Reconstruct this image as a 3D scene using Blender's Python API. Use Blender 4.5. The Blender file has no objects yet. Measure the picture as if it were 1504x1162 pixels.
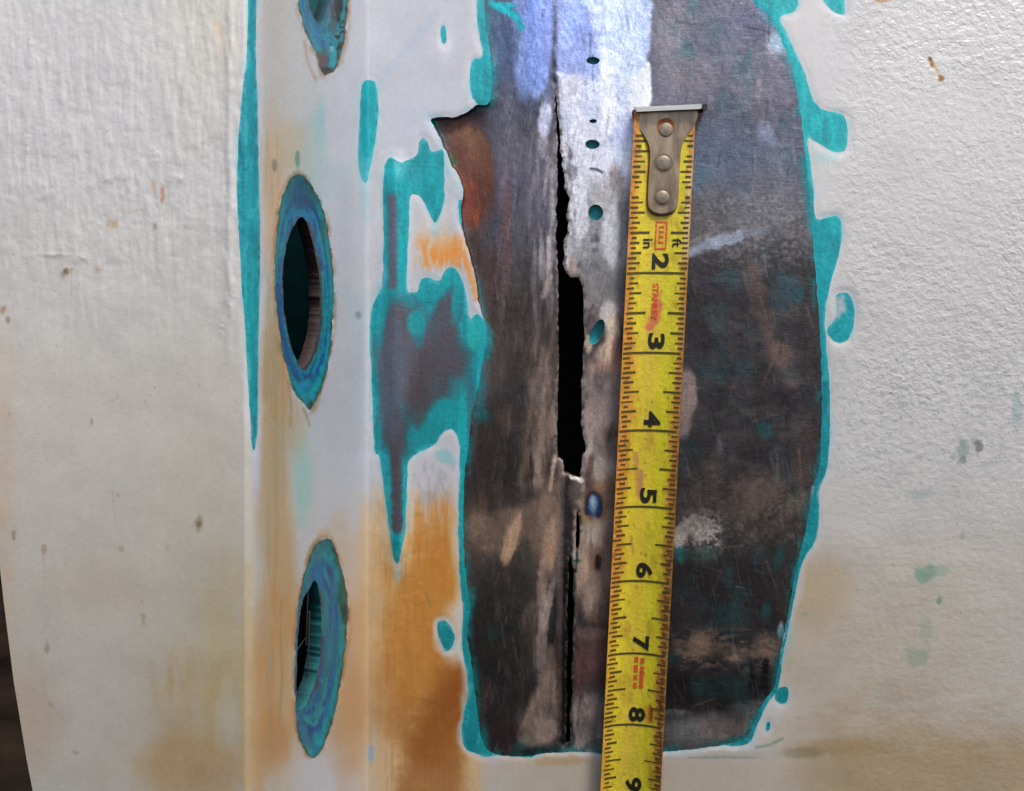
import bpy, bmesh, math
import numpy as np
from mathutils import Vector

# ------------------------------------------------------------------ camera, sky, sun, exposure
scene = bpy.context.scene
COL = scene.collection
S = 0.0254 / 115.0            # metres on the plate per reference unit (115 units = one inch)
D = 0.45                      # camera to plate
F = D / S
CU, CV = 752.0, 581.0
PITCH = math.radians(10.0)
CAM = np.array([0.0, -D * math.cos(PITCH), 1.2 + D * math.sin(PITCH)])
cam_data = bpy.data.cameras.new('camera')
cam_data.sensor_width = 36.0
cam_data.sensor_fit = 'HORIZONTAL'
cam_data.lens = 36.0 * F / 1504.0
cam_data.clip_start = 0.01
cam_data.clip_end = 500.0
cam = bpy.data.objects.new('camera', cam_data)
COL.objects.link(cam)
cam.location = CAM.tolist()
cam.rotation_euler = (math.pi / 2 - PITCH, 0, 0)
scene.camera = cam

SUN_ELEV, SUN_ROT = math.radians(60), math.radians(142)
SUN_STRENGTH, SKY_STRENGTH, EXPOSURE = 1.5, 0.075, 1.03
world = bpy.data.worlds.new('World')
scene.world = world
world.use_nodes = True
wn = world.node_tree
sky = wn.nodes.new('ShaderNodeTexSky')
sky.sky_type = 'NISHITA'
sky.sun_disc = False
sky.sun_elevation = SUN_ELEV
sky.sun_rotation = SUN_ROT
sky.dust_density = 3.5
sky.ozone_density = 1.0
bg = wn.nodes['Background']
bg.inputs['Strength'].default_value = SKY_STRENGTH
wn.links.new(sky.outputs[0], bg.inputs['Color'])
sun_data = bpy.data.lights.new('sun', 'SUN')
sun_data.energy = SUN_STRENGTH
sun_data.angle = math.radians(12)
sun_data.color = (1.0, 0.945, 0.875)
sun = bpy.data.objects.new('sun', sun_data)
COL.objects.link(sun)
sd = Vector((math.sin(SUN_ROT) * math.cos(SUN_ELEV), math.cos(SUN_ROT) * math.cos(SUN_ELEV), math.sin(SUN_ELEV)))
sun.rotation_euler = sd.to_track_quat('Z', 'Y').to_euler()
sun.location = (1, -2, 4)
vs = scene.view_settings
vs.view_transform = 'Standard'
vs.look = 'None'
vs.exposure = EXPOSURE
vs.gamma = 1.0
vs.use_curve_mapping = False

# ------------------------------------------------------------------ numeric helpers
GAIN = 1.08
def lin(c):
    c = np.clip(np.asarray(c, float), 0, 1)
    return np.where(c <= 0.04045, c / 12.92, ((c + 0.055) / 1.055) ** 2.4)
def rgb(*c):
    return np.array(c, float) / 255.0
def sstep(a, b, x):
    t = np.clip((x - a) / (b - a), 0, 1)
    return t * t * (3 - 2 * t)
def hashn(ix, iy, seed):
    h = (ix.astype(np.int64) * 374761393 + iy.astype(np.int64) * 668265263 + seed * 974711) & 0x7fffffff
    h = ((h ^ (h >> 13)) * 1274126177) & 0x7fffffff
    return ((h ^ (h >> 16)) & 0xffff) / 65535.0
def noise(x, y, seed=0):
    x = np.asarray(x, float); y = np.asarray(y, float)
    ix = np.floor(x); iy = np.floor(y)
    fx = x - ix; fy = y - iy
    fx = fx * fx * (3 - 2 * fx); fy = fy * fy * (3 - 2 * fy)
    a = hashn(ix, iy, seed); b = hashn(ix + 1, iy, seed)
    c = hashn(ix, iy + 1, seed); d = hashn(ix + 1, iy + 1, seed)
    return (a + (b - a) * fx) * (1 - fy) + (c + (d - c) * fx) * fy
def fbm(x, y, seed=0, o=4):
    s = 0; a = 0.5; t = 0
    for i in range(o):
        s = s + a * noise(x * 2 ** i + 17.3 * i, y * 2 ** i + 9.1 * i, seed + i); t += a; a *= 0.55
    return s / t - 0.5
def smooth_poly(p, n=4):
    p = np.asarray(p, float); m = len(p); out = []
    for i in range(m):
        p0, p1, p2, p3 = p[i - 1], p[i], p[(i + 1) % m], p[(i + 2) % m]
        for k in range(n):
            t = k / n
            out.append(0.5 * (2 * p1 + (p2 - p0) * t + (2 * p0 - 5 * p1 + 4 * p2 - p3) * t * t + (3 * p1 - p0 - 3 * p2 + p3) * t ** 3))
    return np.array(out)
def ellipse(cx, cy, rx, ry, ang=0, n=28):
    t = np.linspace(0, 2 * np.pi, n, endpoint=False); a = math.radians(ang)
    x = rx * np.cos(t); y = ry * np.sin(t)
    return np.stack([cx + x * math.cos(a) - y * math.sin(a), cy + x * math.sin(a) + y * math.cos(a)], 1)

class Shape:
    """Signed distance (in reference units) to an uneven outline."""
    def __init__(self, pts, jag=1.2, scale=11.0, seed=1, smooth=True, far=40.0):
        self.p = smooth_poly(pts) if smooth else np.asarray(pts, float)
        self.jag, self.scale, self.seed, self.far = jag, scale, seed, far
    def __call__(self, U, V):
        out = np.full(len(U), self.far)
        lo = self.p.min(0) - self.far; hi = self.p.max(0) + self.far
        idx = np.nonzero((U > lo[0]) & (U < hi[0]) & (V > lo[1]) & (V < hi[1]))[0]
        A = self.p; B = np.roll(self.p, -1, 0)
        for s in range(0, len(idx), 60000):
            ii = idx[s:s + 60000]
            x = U[ii]; y = V[ii]
            if self.jag:
                k = self.scale
                x = x + self.jag * 2 * fbm(U[ii] / k, V[ii] / k, self.seed, 3)
                y = y + self.jag * 2 * fbm(U[ii] / k + 50, V[ii] / k + 31, self.seed + 7, 3)
            best = np.full(len(ii), 1e9); ins = np.zeros(len(ii), bool)
            for a, b in zip(A, B):
                e = b - a; L = e @ e + 1e-12
                t = np.clip(((x - a[0]) * e[0] + (y - a[1]) * e[1]) / L, 0, 1)
                d2 = (x - a[0] - t * e[0]) ** 2 + (y - a[1] - t * e[1]) ** 2
                np.minimum(best, d2, out=best)
                if a[1] != b[1]:
                    c = ((a[1] > y) != (b[1] > y)) & (x < e[0] * (y - a[1]) / (b[1] - a[1]) + a[0])
                    ins ^= c
            d = np.sqrt(best)
            out[ii] = np.clip(np.where(ins, -d, d), -self.far * 2, self.far)
        return out

# ------------------------------------------------------------------ the casing's profile
U_EDGE, U_CORNER = 368.0, 538.0
W_P, W_N = 1 / D, 1 / 0.362
def w_raw(u):
    left = W_N - (U_EDGE - u) * 0.00012
    side = W_N + (u - U_EDGE) / (U_CORNER - U_EDGE) * (W_P - W_N)
    return np.where(u < U_EDGE, left, np.where(u < U_CORNER, side, W_P))
def depth(u, v):
    w = 0
    for o in (-9, -5, 0, 5, 9):
        w = w + w_raw(u + o * np.where(u > 450, 0.4, 1.0))
    w = w / 5 * (1 - 8.4e-5 * (v - CV))
    z = (CV - v) * S
    xr = np.maximum(0.0, (u - 1010.0) * S)
    return 1 / w + 0.64 * z * z + 0.35 * xr * xr
def point(u, v, off=0.0):
    """World position of a spot on the casing; off lifts it towards the viewer's side."""
    d = depth(u, v) - off
    x = (u - CU) / F * d; z = (CV - v) / F * d
    cp, sp = math.cos(PITCH), math.sin(PITCH)
    return np.stack([CAM[0] + x, CAM[1] + cp * d + sp * z, CAM[2] - sp * d + cp * z], -1)

# ------------------------------------------------------------------ outlines of wear, holes and cracks
STEEL = Shape([(712,-300),(711,0),(716,50),(722,90),(722,130),(716,153),(700,155),(686,165),(668,172),(634,174),(640,190),(650,212),(662,240),(675,262),(681,285),(677,305),(680,340),(690,375),(698,410),(702,440),(709,465),(715,490),(712,520),(704,560),(694,600),(688,650),(682,700),(681,760),(682,820),(688,870),(690,900),(686,930),(692,970),(697,1010),(702,1050),(708,1085),(722,1105),(760,1112),(800,1107),(850,1104),(900,1108),(980,1104),(1040,1098),(1070,1092),(1095,1085),(1108,1060),(1122,1030),(1138,1005),(1146,960),(1155,915),(1163,870),(1172,825),(1182,785),(1188,755),(1195,715),(1204,680),(1207,600),(1206,520),(1202,450),(1196,380),(1190,300),(1183,230),(1176,170),(1166,110),(1150,65),(1130,25),(1105,0),(1080,-60),(1000,-300)], 1.6, 9, 3)
PRIMER = [
 ('fringe', Shape([(698,-300),(700,0),(704,50),(709,82),(694,88),(690,110),(692,135),(700,152),(714,160),(700,190),(690,290),(674,294),(676,330),(690,350),(720,480),(700,640),(677,650),(675,700),(673,760),(674,820),(677,870),(680,900),(678,935),(682,970),(688,1010),(685,1030),(680,1050),(678,1080),(684,1100),(700,1107),(714,1112),(740,1108),(780,1112),(810,1098),(900,1092),(1000,1090),(1045,1092),(1075,1096),(1101,1090),(1113,1063),(1127,1035),(1143,1010),(1150,962),(1159,918),(1168,872),(1178,828),(1196,797),(1203,770),(1203,722),(1214,690),(1219,640),(1218,560),(1213,500),(1212,460),(1216,435),(1222,408),(1233,370),(1237,335),(1228,317),(1199,320),(1195,280),(1189,230),(1186,204),(1202,211),(1222,222),(1239,222),(1245,208),(1243,176),(1232,166),(1207,161),(1192,142),(1184,112),(1170,82),(1155,48),(1146,26),(1168,16),(1172,-5),(1165,-40),(1120,-80),(1040,-300)], 1.2, 12, 5)),
 ('patch', Shape([(563,260),(566,240),(574,232),(588,238),(600,234),(612,228),(616,210),(621,203),(628,210),(633,222),(642,221),(651,222),(653,260),(652,295),(645,318),(638,327),(630,312),(622,296),(612,287),(602,290),(601,330),(598,380),(598,425),(606,430),(613,428),(618,412),(628,408),(645,412),(652,400),(660,393),(670,396),(680,415),(686,440),(690,468),(700,461),(712,472),(730,500),(720,560),(700,640),(681,668),(672,640),(662,630),(648,638),(640,652),(625,660),(610,668),(600,680),(598,720),(596,770),(590,810),(584,828),(577,815),(572,780),(565,730),(560,690),(556,668),(550,662),(547,600),(545,540),(543,480),(547,450),(556,430),(562,410),(563,330)], 1.2, 12, 9)),
 ('edge', Shape([(366,-60),(376,-60),(376,90),(378,140),(380,260),(382,340),(382,400),(380,480),(379,560),(378,630),(374,660),(370,650),(364,560),(360,480),(355,420),(350,330),(348,270),(352,180),(358,120),(362,90),(364,40)], 0.8, 16, 11)),
 ('patch', Shape([(532,125),(545,118),(552,125),(556,160),(552,200),(545,240),(538,268),(530,260),(526,230),(528,180)], 0.6, 12, 13)),
 ('patch', Shape(ellipse(651.5, 51, 4.5, 14, -3), 0.5, 8, 15)),
 ('patch', Shape([(643,915),(652,911),(662,920),(668,935),(664,950),(655,957),(648,945),(643,930)], 0.6, 8, 17)),
 ('patch', Shape([(1228,434),(1245,431),(1254,448),(1254,478),(1246,498),(1234,504),(1222,499),(1214,486),(1222,474),(1229,460)], 0.8, 9, 19)),
 ('patch', Shape([(1206,-8),(1236,-6),(1241,8),(1240,20),(1230,20),(1216,10)], 0.7, 9, 21)),
 ('patch', Shape([(1142,1012),(1152,1008),(1158,1014),(1156,1030),(1148,1034),(1138,1026)], 0.8, 8, 23)),
 ('patch', Shape(ellipse(1128, 1067, 3.5, 7, 10), 0.5, 6, 25)),
]
CRACKS = [
 Shape([(815,118),(817,138),(819,160),(818,166),(821,178),(822,192),(823,206),(822,222),(826,234),(824,241),(829,254),(831,268),(828,276),(837,291),(835,299),(831,318),(835,326),(834,340),(828,352),(829,372),(827,388),(831,400),(838,407),(850,408),(856,420),(858,440),(857,470),(859,500),(856,525),(857,548),(853,566),(855,600),(854,622),(859,650),(861,660),(855,668),(855,682),(852,702),(843,699),(829,694),(827,676),(819,672),(818,640),(819,600),(821,540),(820,470),(820,405),(818,370),(816,345),(818,325),(816,312),(818,290),(819,262),(818,240),(819,215),(817,190),(817,172),(815,160),(816,140)], 1.7, 7, 31, False),
 Shape([(848,748),(852,775),(850,804),(846,804),(846,775)], 0.7, 5, 33),
 Shape([(836,806),(841,830),(843,846),(842,872),(844,896),(841,930),(842,960),(839,985),(841,1010),(837,1050),(838,1090),(830,1093),(833,1050),(832,1000),(834,950),(833,900),(835,860)], 1.5, 6, 35, False),
]
HOLES = [  # outer ring, inner opening
 (Shape([(440,-60),(470,-100),(500,-70),(511,-20),(510,20),(505,60),(496,95),(482,110),(472,106),(464,80),(450,50),(441,22),(436,-20)], 2.4, 7, 41),
  Shape([(456,-60),(470,-76),(482,-60),(486,-20),(480,10),(472,34),(462,28),(454,5),(452,-25)], 1.2, 12, 43)),
 (Shape([(436,256),(448,260),(460,276),(472,302),(481,332),(487,372),(490,420),(488,480),(483,530),(474,565),(463,590),(455,601),(446,592),(432,575),(424,550),(414,510),(407,460),(404,415),(405,365),(409,315),(416,285),(425,265)], 1.8, 8, 45),
  Shape([(440,320),(448,322),(455,340),(461,362),(468,400),(470,440),(468,480),(462,508),(454,528),(446,540),(439,536),(430,515),(421,480),(416,440),(416,395),(421,360),(431,334)], 1.3, 12, 47)),
 (Shape([(470,794),(484,791),(494,810),(503,840),(510,880),(509,930),(503,985),(493,1040),(480,1085),(465,1110),(455,1112),(445,1098),(436,1070),(433,1020),(434,960),(437,900),(443,860),(452,825),(461,802)], 1.8, 8, 49),
  Shape([(454,866),(461,852),(467,864),(471,892),(472,925),(470,965),(463,1003),(452,1030),(441,1044),(436,1030),(436,985),(438,930),(444,885)], 1.2, 12, 51)),
]
PITS = [Shape(ellipse(871, 89, 10, 5.5), 0.5, 6, 61), Shape(ellipse(871, 178, 6, 3), 0.4, 6, 62), Shape(ellipse(870, 212, 10.5, 7), 0.5, 6, 63),
        Shape(ellipse(875, 312, 11, 11.5), 0.5, 6, 64), Shape(ellipse(877, 488, 8.5, 20, 24), 1.2, 7, 65)]
SILHOUETTE = Shape([(-62,-330),(-48,0),(-36,300),(-20,600),(-6,780),(5,880),(20,1000),(39,1115),(75,1300),(115,1480),(2000,1600),(2000,-400)], 0, smooth=False, far=4000.0)

# ------------------------------------------------------------------ fine sheet, cut along those outlines
def axis(a, lo, hi, b, fine=1.8, coarse=15.0):
    return np.concatenate([np.arange(a, lo, coarse), np.arange(lo, hi, fine), np.arange(hi, b + coarse, coarse)])
gu = axis(-120, -12, 1516, 1880); gv = axis(-300, -12, 1174, 1450)
nu, nv = len(gu), len(gv)
GU, GV = np.meshgrid(gu, gv)
PU, PV = GU.ravel().copy(), GV.ravel().copy()
q = np.arange((nv - 1) * nu).reshape(nv - 1, nu)[:, :-1].ravel()
alt = ((q // nu + q % nu) % 2).astype(bool)
a_, b_, c_, d_ = q, q + 1, q + nu + 1, q + nu
TR = np.concatenate([np.stack([a_, d_, c_], 1)[~alt], np.stack([a_, c_, b_], 1)[~alt],
                     np.stack([a_, d_, b_], 1)[alt], np.stack([b_, d_, c_], 1)[alt]])
def cut(tris, shape):
    """Split triangles along shape's outline; returns inside, outside, boundary segments."""
    global PU, PV
    phi = shape(PU, PV) if callable(shape) else shape
    phi = np.where(np.abs(phi) < 0.04, np.where(phi < 0, -0.04, 0.04), phi)
    ins = phi < 0
    cnt = ins[tris].sum(1)
    full, none = tris[cnt == 3], tris[cnt == 0]
    mix = tris[(cnt == 1) | (cnt == 2)]
    if len(mix) == 0:
        return full, none, np.zeros((0, 2), int)
    m_in = ins[mix]; one = m_in.sum(1) == 1
    lone = np.where(one, m_in.argmax(1), (~m_in).argmax(1))
    r = np.arange(len(mix))
    A = mix[r, lone]; B = mix[r, (lone + 1) % 3]; C = mix[r, (lone + 2) % 3]
    edges = np.concatenate([np.stack([A, B], 1), np.stack([A, C], 1)])
    es = np.sort(edges, 1)
    key = es[:, 0].astype(np.int64) * 10 ** 8 + es[:, 1]
    uk, inv = np.unique(key, return_inverse=True)
    p, s = uk // 10 ** 8, uk % 10 ** 8
    t = phi[p] / (phi[p] - phi[s])
    base = len(PU)
    PU = np.concatenate([PU, PU[p] + t * (PU[s] - PU[p])])
    PV = np.concatenate([PV, PV[p] + t * (PV[s] - PV[p])])
    new = base + inv; AB, AC = new[:len(mix)], new[len(mix):]
    tip = np.stack([A, AB, AC], 1)
    quad = np.concatenate([np.stack([AB, B, C], 1), np.stack([AB, C, AC], 1)])
    qo = np.concatenate([one, one])
    inside = np.concatenate([full, tip[one], quad[~qo]])
    outside = np.concatenate([none, tip[~one], quad[qo]])
    seg = np.stack([np.where(one, AB, AC), np.where(one, AC, AB)], 1)
    return inside, outside, seg

rest = TR
rest, _, seg_sil = cut(rest, SILHOUETTE)
seg_crack = []; 
for c in CRACKS:
    _, rest, sg = cut(rest, c); seg_crack.append(sg)
seg_hole = []; ring_tris = []
for outer, inner in HOLES:
    _, rest, sg = cut(rest, inner); seg_hole.append(sg)
    r_, rest, _ = cut(rest, outer); ring_tris.append(r_)
pit_tris = []; seg_pit = []
for pshape in PITS:
    t_, rest, sg = cut(rest, pshape); pit_tris.append(t_); seg_pit.append(sg)
steel_tris, rest, _ = cut(rest, STEEL)
primer_tris = []
for nm, shp in PRIMER:
    t_, rest, _ = cut(rest, shp); primer_tris.append(t_)
front_tris, rest, _ = cut(rest, PU - 370.0)
side_tris, back_tris, _ = cut(rest, PU - 541.0)

# ------------------------------------------------------------------ relief
d_steel = STEEL(PU, PV)
d_prim = np.full(len(PU), 40.0)
for nm, shp in PRIMER:
    d_prim = np.minimum(d_prim, shp(PU, PV))
d_worn = np.minimum(d_prim, d_steel)
d_ring = np.full(len(PU), 40.0); d_void = np.full(len(PU), 40.0)
for outer, inner in HOLES:
    d_ring = np.minimum(d_ring, outer(PU, PV)); d_void = np.minimum(d_void, inner(PU, PV))
d_crack = np.full(len(PU), 40.0)
for c in CRACKS:
    d_crack = np.minimum(d_crack, c(PU, PV))
U, V = PU, PV
def gauss(x, c, w):
    return np.exp(-((x - c) / w) ** 2)
mm = 1e-3
H = np.zeros(len(U))
H += (0.04 + 0.16 * noise(U / 40, V / 40, 70)) * mm * sstep(0, 4 + 12 * noise(U / 30, V / 30, 69), d_worn)
H += 0.10 * mm * sstep(0, 6, d_steel)
# pit where the coating peeled back, left of the bare steel
peel = sstep(0, 3.0, -d_steel) * sstep(742, 690, U) * sstep(140, 165, V) * sstep(520, 330, V)
H -= 3.0 * mm * peel
# weld ridge down the edge of the plate
H += 2.4 * mm * gauss(U, 581 + 4 * fbm(V / 90, V * 0, 4), 17) * sstep(215, 270, V) * sstep(860, 780, V)
# grinding hollows and grit in the bare steel
st = sstep(0, 10, -d_steel)
H += st * 0.5 * mm * fbm(U / 45, V / 75, 71, 4) + st * 0.16 * mm * fbm(U / 5, V / 9, 72, 3)
H += st * 0.8 * mm * gauss(U, 790, 26) - st * 0.9 * mm * gauss(U, 905, 50) * sstep(420, 200, V)
H -= 0.35 * mm * sstep(4, 0, d_crack) * noise(U / 5, V / 22, 73)
H += 0.5 * mm * gauss(d_crack, 8, 6) * (noise(U / 8, V / 30, 74) - 0.3)
# brush-applied paint on the front panel, thick along its edge
lf = sstep(366, 352, U)
H += lf * 0.45 * mm * gauss(U, 337 + 5 * fbm(V / 60, V * 0, 5), 6) * sstep(560, 440, V) * (0.35 + 0.9 * noise(U / 9, V / 22, 75))
H += lf * sstep(620, 250, V) * (0.46 * mm * fbm(U / 9, V / 46, 76, 3) + 0.22 * mm * fbm(U / 15, V / 13, 77, 3))
H += lf * 0.25 * mm * fbm(U / 90, V / 90, 78, 3)
for (x, y, rx, ry) in ((155, 262, 12, 7), (186, 258, 14, 8), (205, 232, 6, 16), (228, 228, 8, 14), (265, 262, 8, 6), (80, 374, 22, 3), (120, 378, 10, 6), (337, 440, 8, 14), (326, 485, 5, 16), (190, 275, 5, 7), (40, 210, 4, 40)):
    H += 0.16 * mm * np.exp(-((U - x) / rx) ** 2 - ((V - y) / ry) ** 2) * (0.5 + noise(U / 4, V / 4, 79))
# flaking paint on the rusty part of the plate
fl = gauss(U, 610, 60) * sstep(700, 760, V)
H += fl * 0.08 * mm * sstep(0.05, 0.15, fbm(U / 14, V / 20, 80, 3))
H += 0.12 * mm * fbm(U / 60, V / 60, 81, 3) * sstep(1200, 1260, U)
# countersunk rings round the holes
H -= 1.6 * mm * sstep(0, 16, -d_ring) - 0.5 * mm * fbm(U / 4, V / 14, 82, 3) * sstep(0, 4, -d_ring)
H += 0.22 * mm * gauss(d_ring, 5, 4) * (noise(U / 7, V / 19, 83))
P3 = point(U, V, H)

ALL = np.concatenate([front_tris, side_tris, back_tris, steel_tris] + ring_tris + pit_tris + primer_tris)
fn = np.cross(P3[ALL[:, 1]] - P3[ALL[:, 0]], P3[ALL[:, 2]] - P3[ALL[:, 0]])
N3 = np.zeros_like(P3)
for k in range(3):
    for ax in range(3):
        N3[:, ax] += np.bincount(ALL[:, k], fn[:, ax], len(P3))
N3 /= np.linalg.norm(N3, axis=1, keepdims=True) + 1e-20

# ------------------------------------------------------------------ scene helpers
def tag(o, label=None, cat=None, kind=None, group=None):
    if label: o['label'] = label
    if cat: o['category'] = cat
    if kind: o['kind'] = kind
    if group: o['group'] = group
    return o
def empty(name, loc):
    o = bpy.data.objects.new(name, None); COL.objects.link(o)
    o.location = loc; o.empty_display_size = 0.02
    return o
ORIGIN = {}
def world_origin(o):
    return ORIGIN.get(o.name, np.zeros(3)) if o else np.zeros(3)
def mesh_obj(name, verts, tris, mat, parent=None, origin=None, col=None, mra=None, extra=None, normals=None, smooth=True):
    verts = np.asarray(verts, float); tris = np.asarray(tris, int)
    org = world_origin(parent) if origin is None else np.asarray(origin, float)
    me = bpy.data.meshes.new(name)
    me.vertices.add(len(verts)); me.vertices.foreach_set('co', (verts - org).astype(np.float32).ravel())
    me.loops.add(tris.size); me.loops.foreach_set('vertex_index', tris.astype(np.int32).ravel())
    me.polygons.add(len(tris))
    me.polygons.foreach_set('loop_start', (np.arange(len(tris)) * 3).astype(np.int32))
    me.update(calc_edges=True)
    me.validate()
    me.polygons.foreach_set('use_smooth', np.full(len(me.polygons), smooth, bool))
    def put(nm, arr):
        at = me.color_attributes.new(nm, 'FLOAT_COLOR', 'POINT')
        full = np.ones((len(verts), 4), np.float32); full[:, :arr.shape[1]] = arr
        at.data.foreach_set('color', full.ravel())
    if col is not None: put('Col', lin(col) * GAIN)
    if mra is not None: put('Mra', mra)
    if extra is not None: put('Ext', extra)
    if normals is not None and len(me.vertices) == len(verts):
        me.normals_split_custom_set_from_vertices(normals.tolist())
    me.materials.append(mat)
    o = bpy.data.objects.new(name, me); COL.objects.link(o)
    if parent:
        o.parent = parent
        o.location = (org - world_origin(parent)).tolist()
    else:
        o.location = org.tolist()
    ORIGIN[o.name] = org
    return o

# ------------------------------------------------------------------ materials
def new_mat(name):
    m = bpy.data.materials.new(name); m.use_nodes = True
    nt = m.node_tree
    return m, nt, nt.nodes['Principled BSDF']
def node(nt, typ, **kw):
    n = nt.nodes.new(typ)
    for k, v in kw.items(): setattr(n, k, v)
    return n
def math_node(nt, op, a, b):
    n = node(nt, 'ShaderNodeMath', operation=op)
    for i, x in enumerate((a, b)):
        if hasattr(x, 'links'): nt.links.new(x, n.inputs[i])
        else: n.inputs[i].default_value = x
    return n.outputs[0]
def tex_noise(nt, coord, scale, detail=3, rough=0.5, dist=0.0, stretch=None):
    c = coord
    if stretch:
        mp = node(nt, 'ShaderNodeMapping'); mp.inputs['Scale'].default_value = stretch
        nt.links.new(coord, mp.inputs['Vector']); c = mp.outputs[0]
    n = node(nt, 'ShaderNodeTexNoise')
    n.inputs['Scale'].default_value = scale; n.inputs['Detail'].default_value = detail
    n.inputs['Roughness'].default_value = rough; n.inputs['Distortion'].default_value = dist
    nt.links.new(c, n.inputs['Vector'])
    return n.outputs[0]
def vary(nt, col, fac, lo, hi):
    mr = node(nt, 'ShaderNodeMapRange')
    mr.inputs['From Min'].default_value = 0.3; mr.inputs['From Max'].default_value = 0.7
    mr.inputs['To Min'].default_value = lo; mr.inputs['To Max'].default_value = hi
    nt.links.new(fac, mr.inputs['Value'])
    mx = node(nt, 'ShaderNodeMix', data_type='RGBA', blend_type='MULTIPLY')
    mx.inputs['Factor'].default_value = 1.0
    nt.links.new(col, mx.inputs['A']); nt.links.new(mr.outputs[0], mx.inputs['B'])
    return mx.outputs['Result']
def worn_material(name, kind):
    m, nt, p = new_mat(name)
    tc = node(nt, 'ShaderNodeTexCoord').outputs['Object']
    col = node(nt, 'ShaderNodeVertexColor', layer_name='Col').outputs[0]
    mra = node(nt, 'ShaderNodeVertexColor', layer_name='Mra').outputs[0]
    sep = node(nt, 'ShaderNodeSeparateColor'); nt.links.new(mra, sep.inputs[0])
    nt.links.new(sep.outputs[0], p.inputs['Metallic'])
    if kind == 'paint':
        c = vary(nt, col, tex_noise(nt, tc, 700, 4, 0.6), 0.955, 1.03)
        c = vary(nt, c, tex_noise(nt, tc, 45, 4, 0.6), 0.965, 1.03)
        hp = tex_noise(nt, tc, 440, 3.0, 0.55, 0.25, (1.0, 1.0, 1.15))
        hf = tex_noise(nt, tc, 1500, 2, 0.5)
        h = math_node(nt, 'ADD', math_node(nt, 'MULTIPLY', hp, sep.outputs[2]), math_node(nt, 'MULTIPLY', hf, 0.05))
        dist = 0.00064
    elif kind == 'steel':
        sv = tex_noise(nt, tc, 1.0, 4, 0.65, 0.2, (1500, 1500, 160))
        sh = tex_noise(nt, tc, 1.0, 3, 0.65, 0.2, (220, 220, 2300))
        gr = tex_noise(nt, tc, 1300, 4, 0.7)
        mixs = node(nt, 'ShaderNodeMix', data_type='FLOAT')
        nt.links.new(sep.outputs[2], mixs.inputs[0]); nt.links.new(sv, mixs.inputs[2]); nt.links.new(sh, mixs.inputs[3])
        c = vary(nt, col, mixs.outputs[0], 0.90, 1.12)
        c = vary(nt, c, gr, 0.84, 1.17)
        for k_, (rot, thr) in enumerate(((0.20, .62), (-0.30, .64), (1.25, .64))):
            m0 = node(nt, 'ShaderNodeMapping'); m0.inputs['Rotation'].default_value = (0, rot, 0)
            mp = node(nt, 'ShaderNodeMapping'); mp.inputs['Scale'].default_value = (1900, 300, 90)
            mp.inputs['Location'].default_value = (3.1 * k_, 0, 7.7 * k_)
            nt.links.new(tc, m0.inputs['Vector']); nt.links.new(m0.outputs[0], mp.inputs['Vector'])
            sn = tex_noise(nt, mp.outputs[0], 1.0, 1.5, 0.5)
            mr = node(nt, 'ShaderNodeMapRange'); mr.inputs['From Min'].default_value = thr; mr.inputs['From Max'].default_value = thr + .07
            mr.inputs['To Min'].default_value = 0.0; mr.inputs['To Max'].default_value = (0.13, 0.35, 0.10)[k_]
            nt.links.new(sn, mr.inputs['Value'])
            mx = node(nt, 'ShaderNodeMix', data_type='RGBA', blend_type='MIX' if k_ != 1 else 'MULTIPLY')
            mx.inputs['B'].default_value = (0.30, 0.28, 0.27, 1) if k_ != 1 else (0.25, 0.24, 0.24, 1)
            nt.links.new(mr.outputs[0], mx.inputs['Factor']); nt.links.new(c, mx.inputs['A']); c = mx.outputs['Result']
        h = math_node(nt, 'ADD', math_node(nt, 'MULTIPLY', mixs.outputs[0], 0.4), math_node(nt, 'MULTIPLY', gr, 0.6))
        dist = 0.00016
    else:
        c = vary(nt, col, tex_noise(nt, tc, 1.0, 4, 0.6, 0.0, (900, 900, 90)), 0.90, 1.08)
        c = vary(nt, c, tex_noise(nt, tc, 900, 3, 0.6), 0.93, 1.06)
        h = tex_noise(nt, tc, 700, 4, 0.6); dist = 0.00018
    nt.links.new(c, p.inputs['Base Color'])
    r = math_node(nt, 'ADD', sep.outputs[1], math_node(nt, 'MULTIPLY', math_node(nt, 'SUBTRACT', tex_noise(nt, tc, 260, 4, 0.6), 0.5), 0.22))
    nt.links.new(r, p.inputs['Roughness'])
    bp = node(nt, 'ShaderNodeBump'); bp.inputs['Strength'].default_value = 1.0; bp.inputs['Distance'].default_value = dist
    nt.links.new(h, bp.inputs['Height']); nt.links.new(bp.outputs[0], p.inputs['Normal'])
    p.inputs['Specular IOR Level'].default_value = 0.45
    return m
M_PAINT = worn_material('white_topcoat', 'paint')
M_STEEL = worn_material('bare_steel', 'steel')
M_PRIMER = worn_material('teal_primer', 'primer')
def plain(name, c, rough=0.5, metal=0.0, amp=0.15, scale=900, bump=0.0001, stretch=None):
    m, nt, p = new_mat(name)
    tc = node(nt, 'ShaderNodeTexCoord').outputs['Object']
    cn = node(nt, 'ShaderNodeRGB'); cn.outputs[0].default_value = (*[float(x) for x in lin(np.array(c) / 255.0)], 1)
    n = tex_noise(nt, tc, scale, 4, 0.6, 0, stretch)
    nt.links.new(vary(nt, cn.outputs[0], n, 1 - amp, 1 + amp), p.inputs['Base Color'])
    p.inputs['Roughness'].default_value = rough; p.inputs['Metallic'].default_value = metal
    if bump:
        bp = node(nt, 'ShaderNodeBump'); bp.inputs['Distance'].default_value = bump; bp.inputs['Strength'].default_value = 0.6
        nt.links.new(n, bp.inputs['Height']); nt.links.new(bp.outputs[0], p.inputs['Normal'])
    return m
M_DARK = plain('sooty_steel', (30, 27, 26), 0.85, 0, 0.3)
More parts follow.
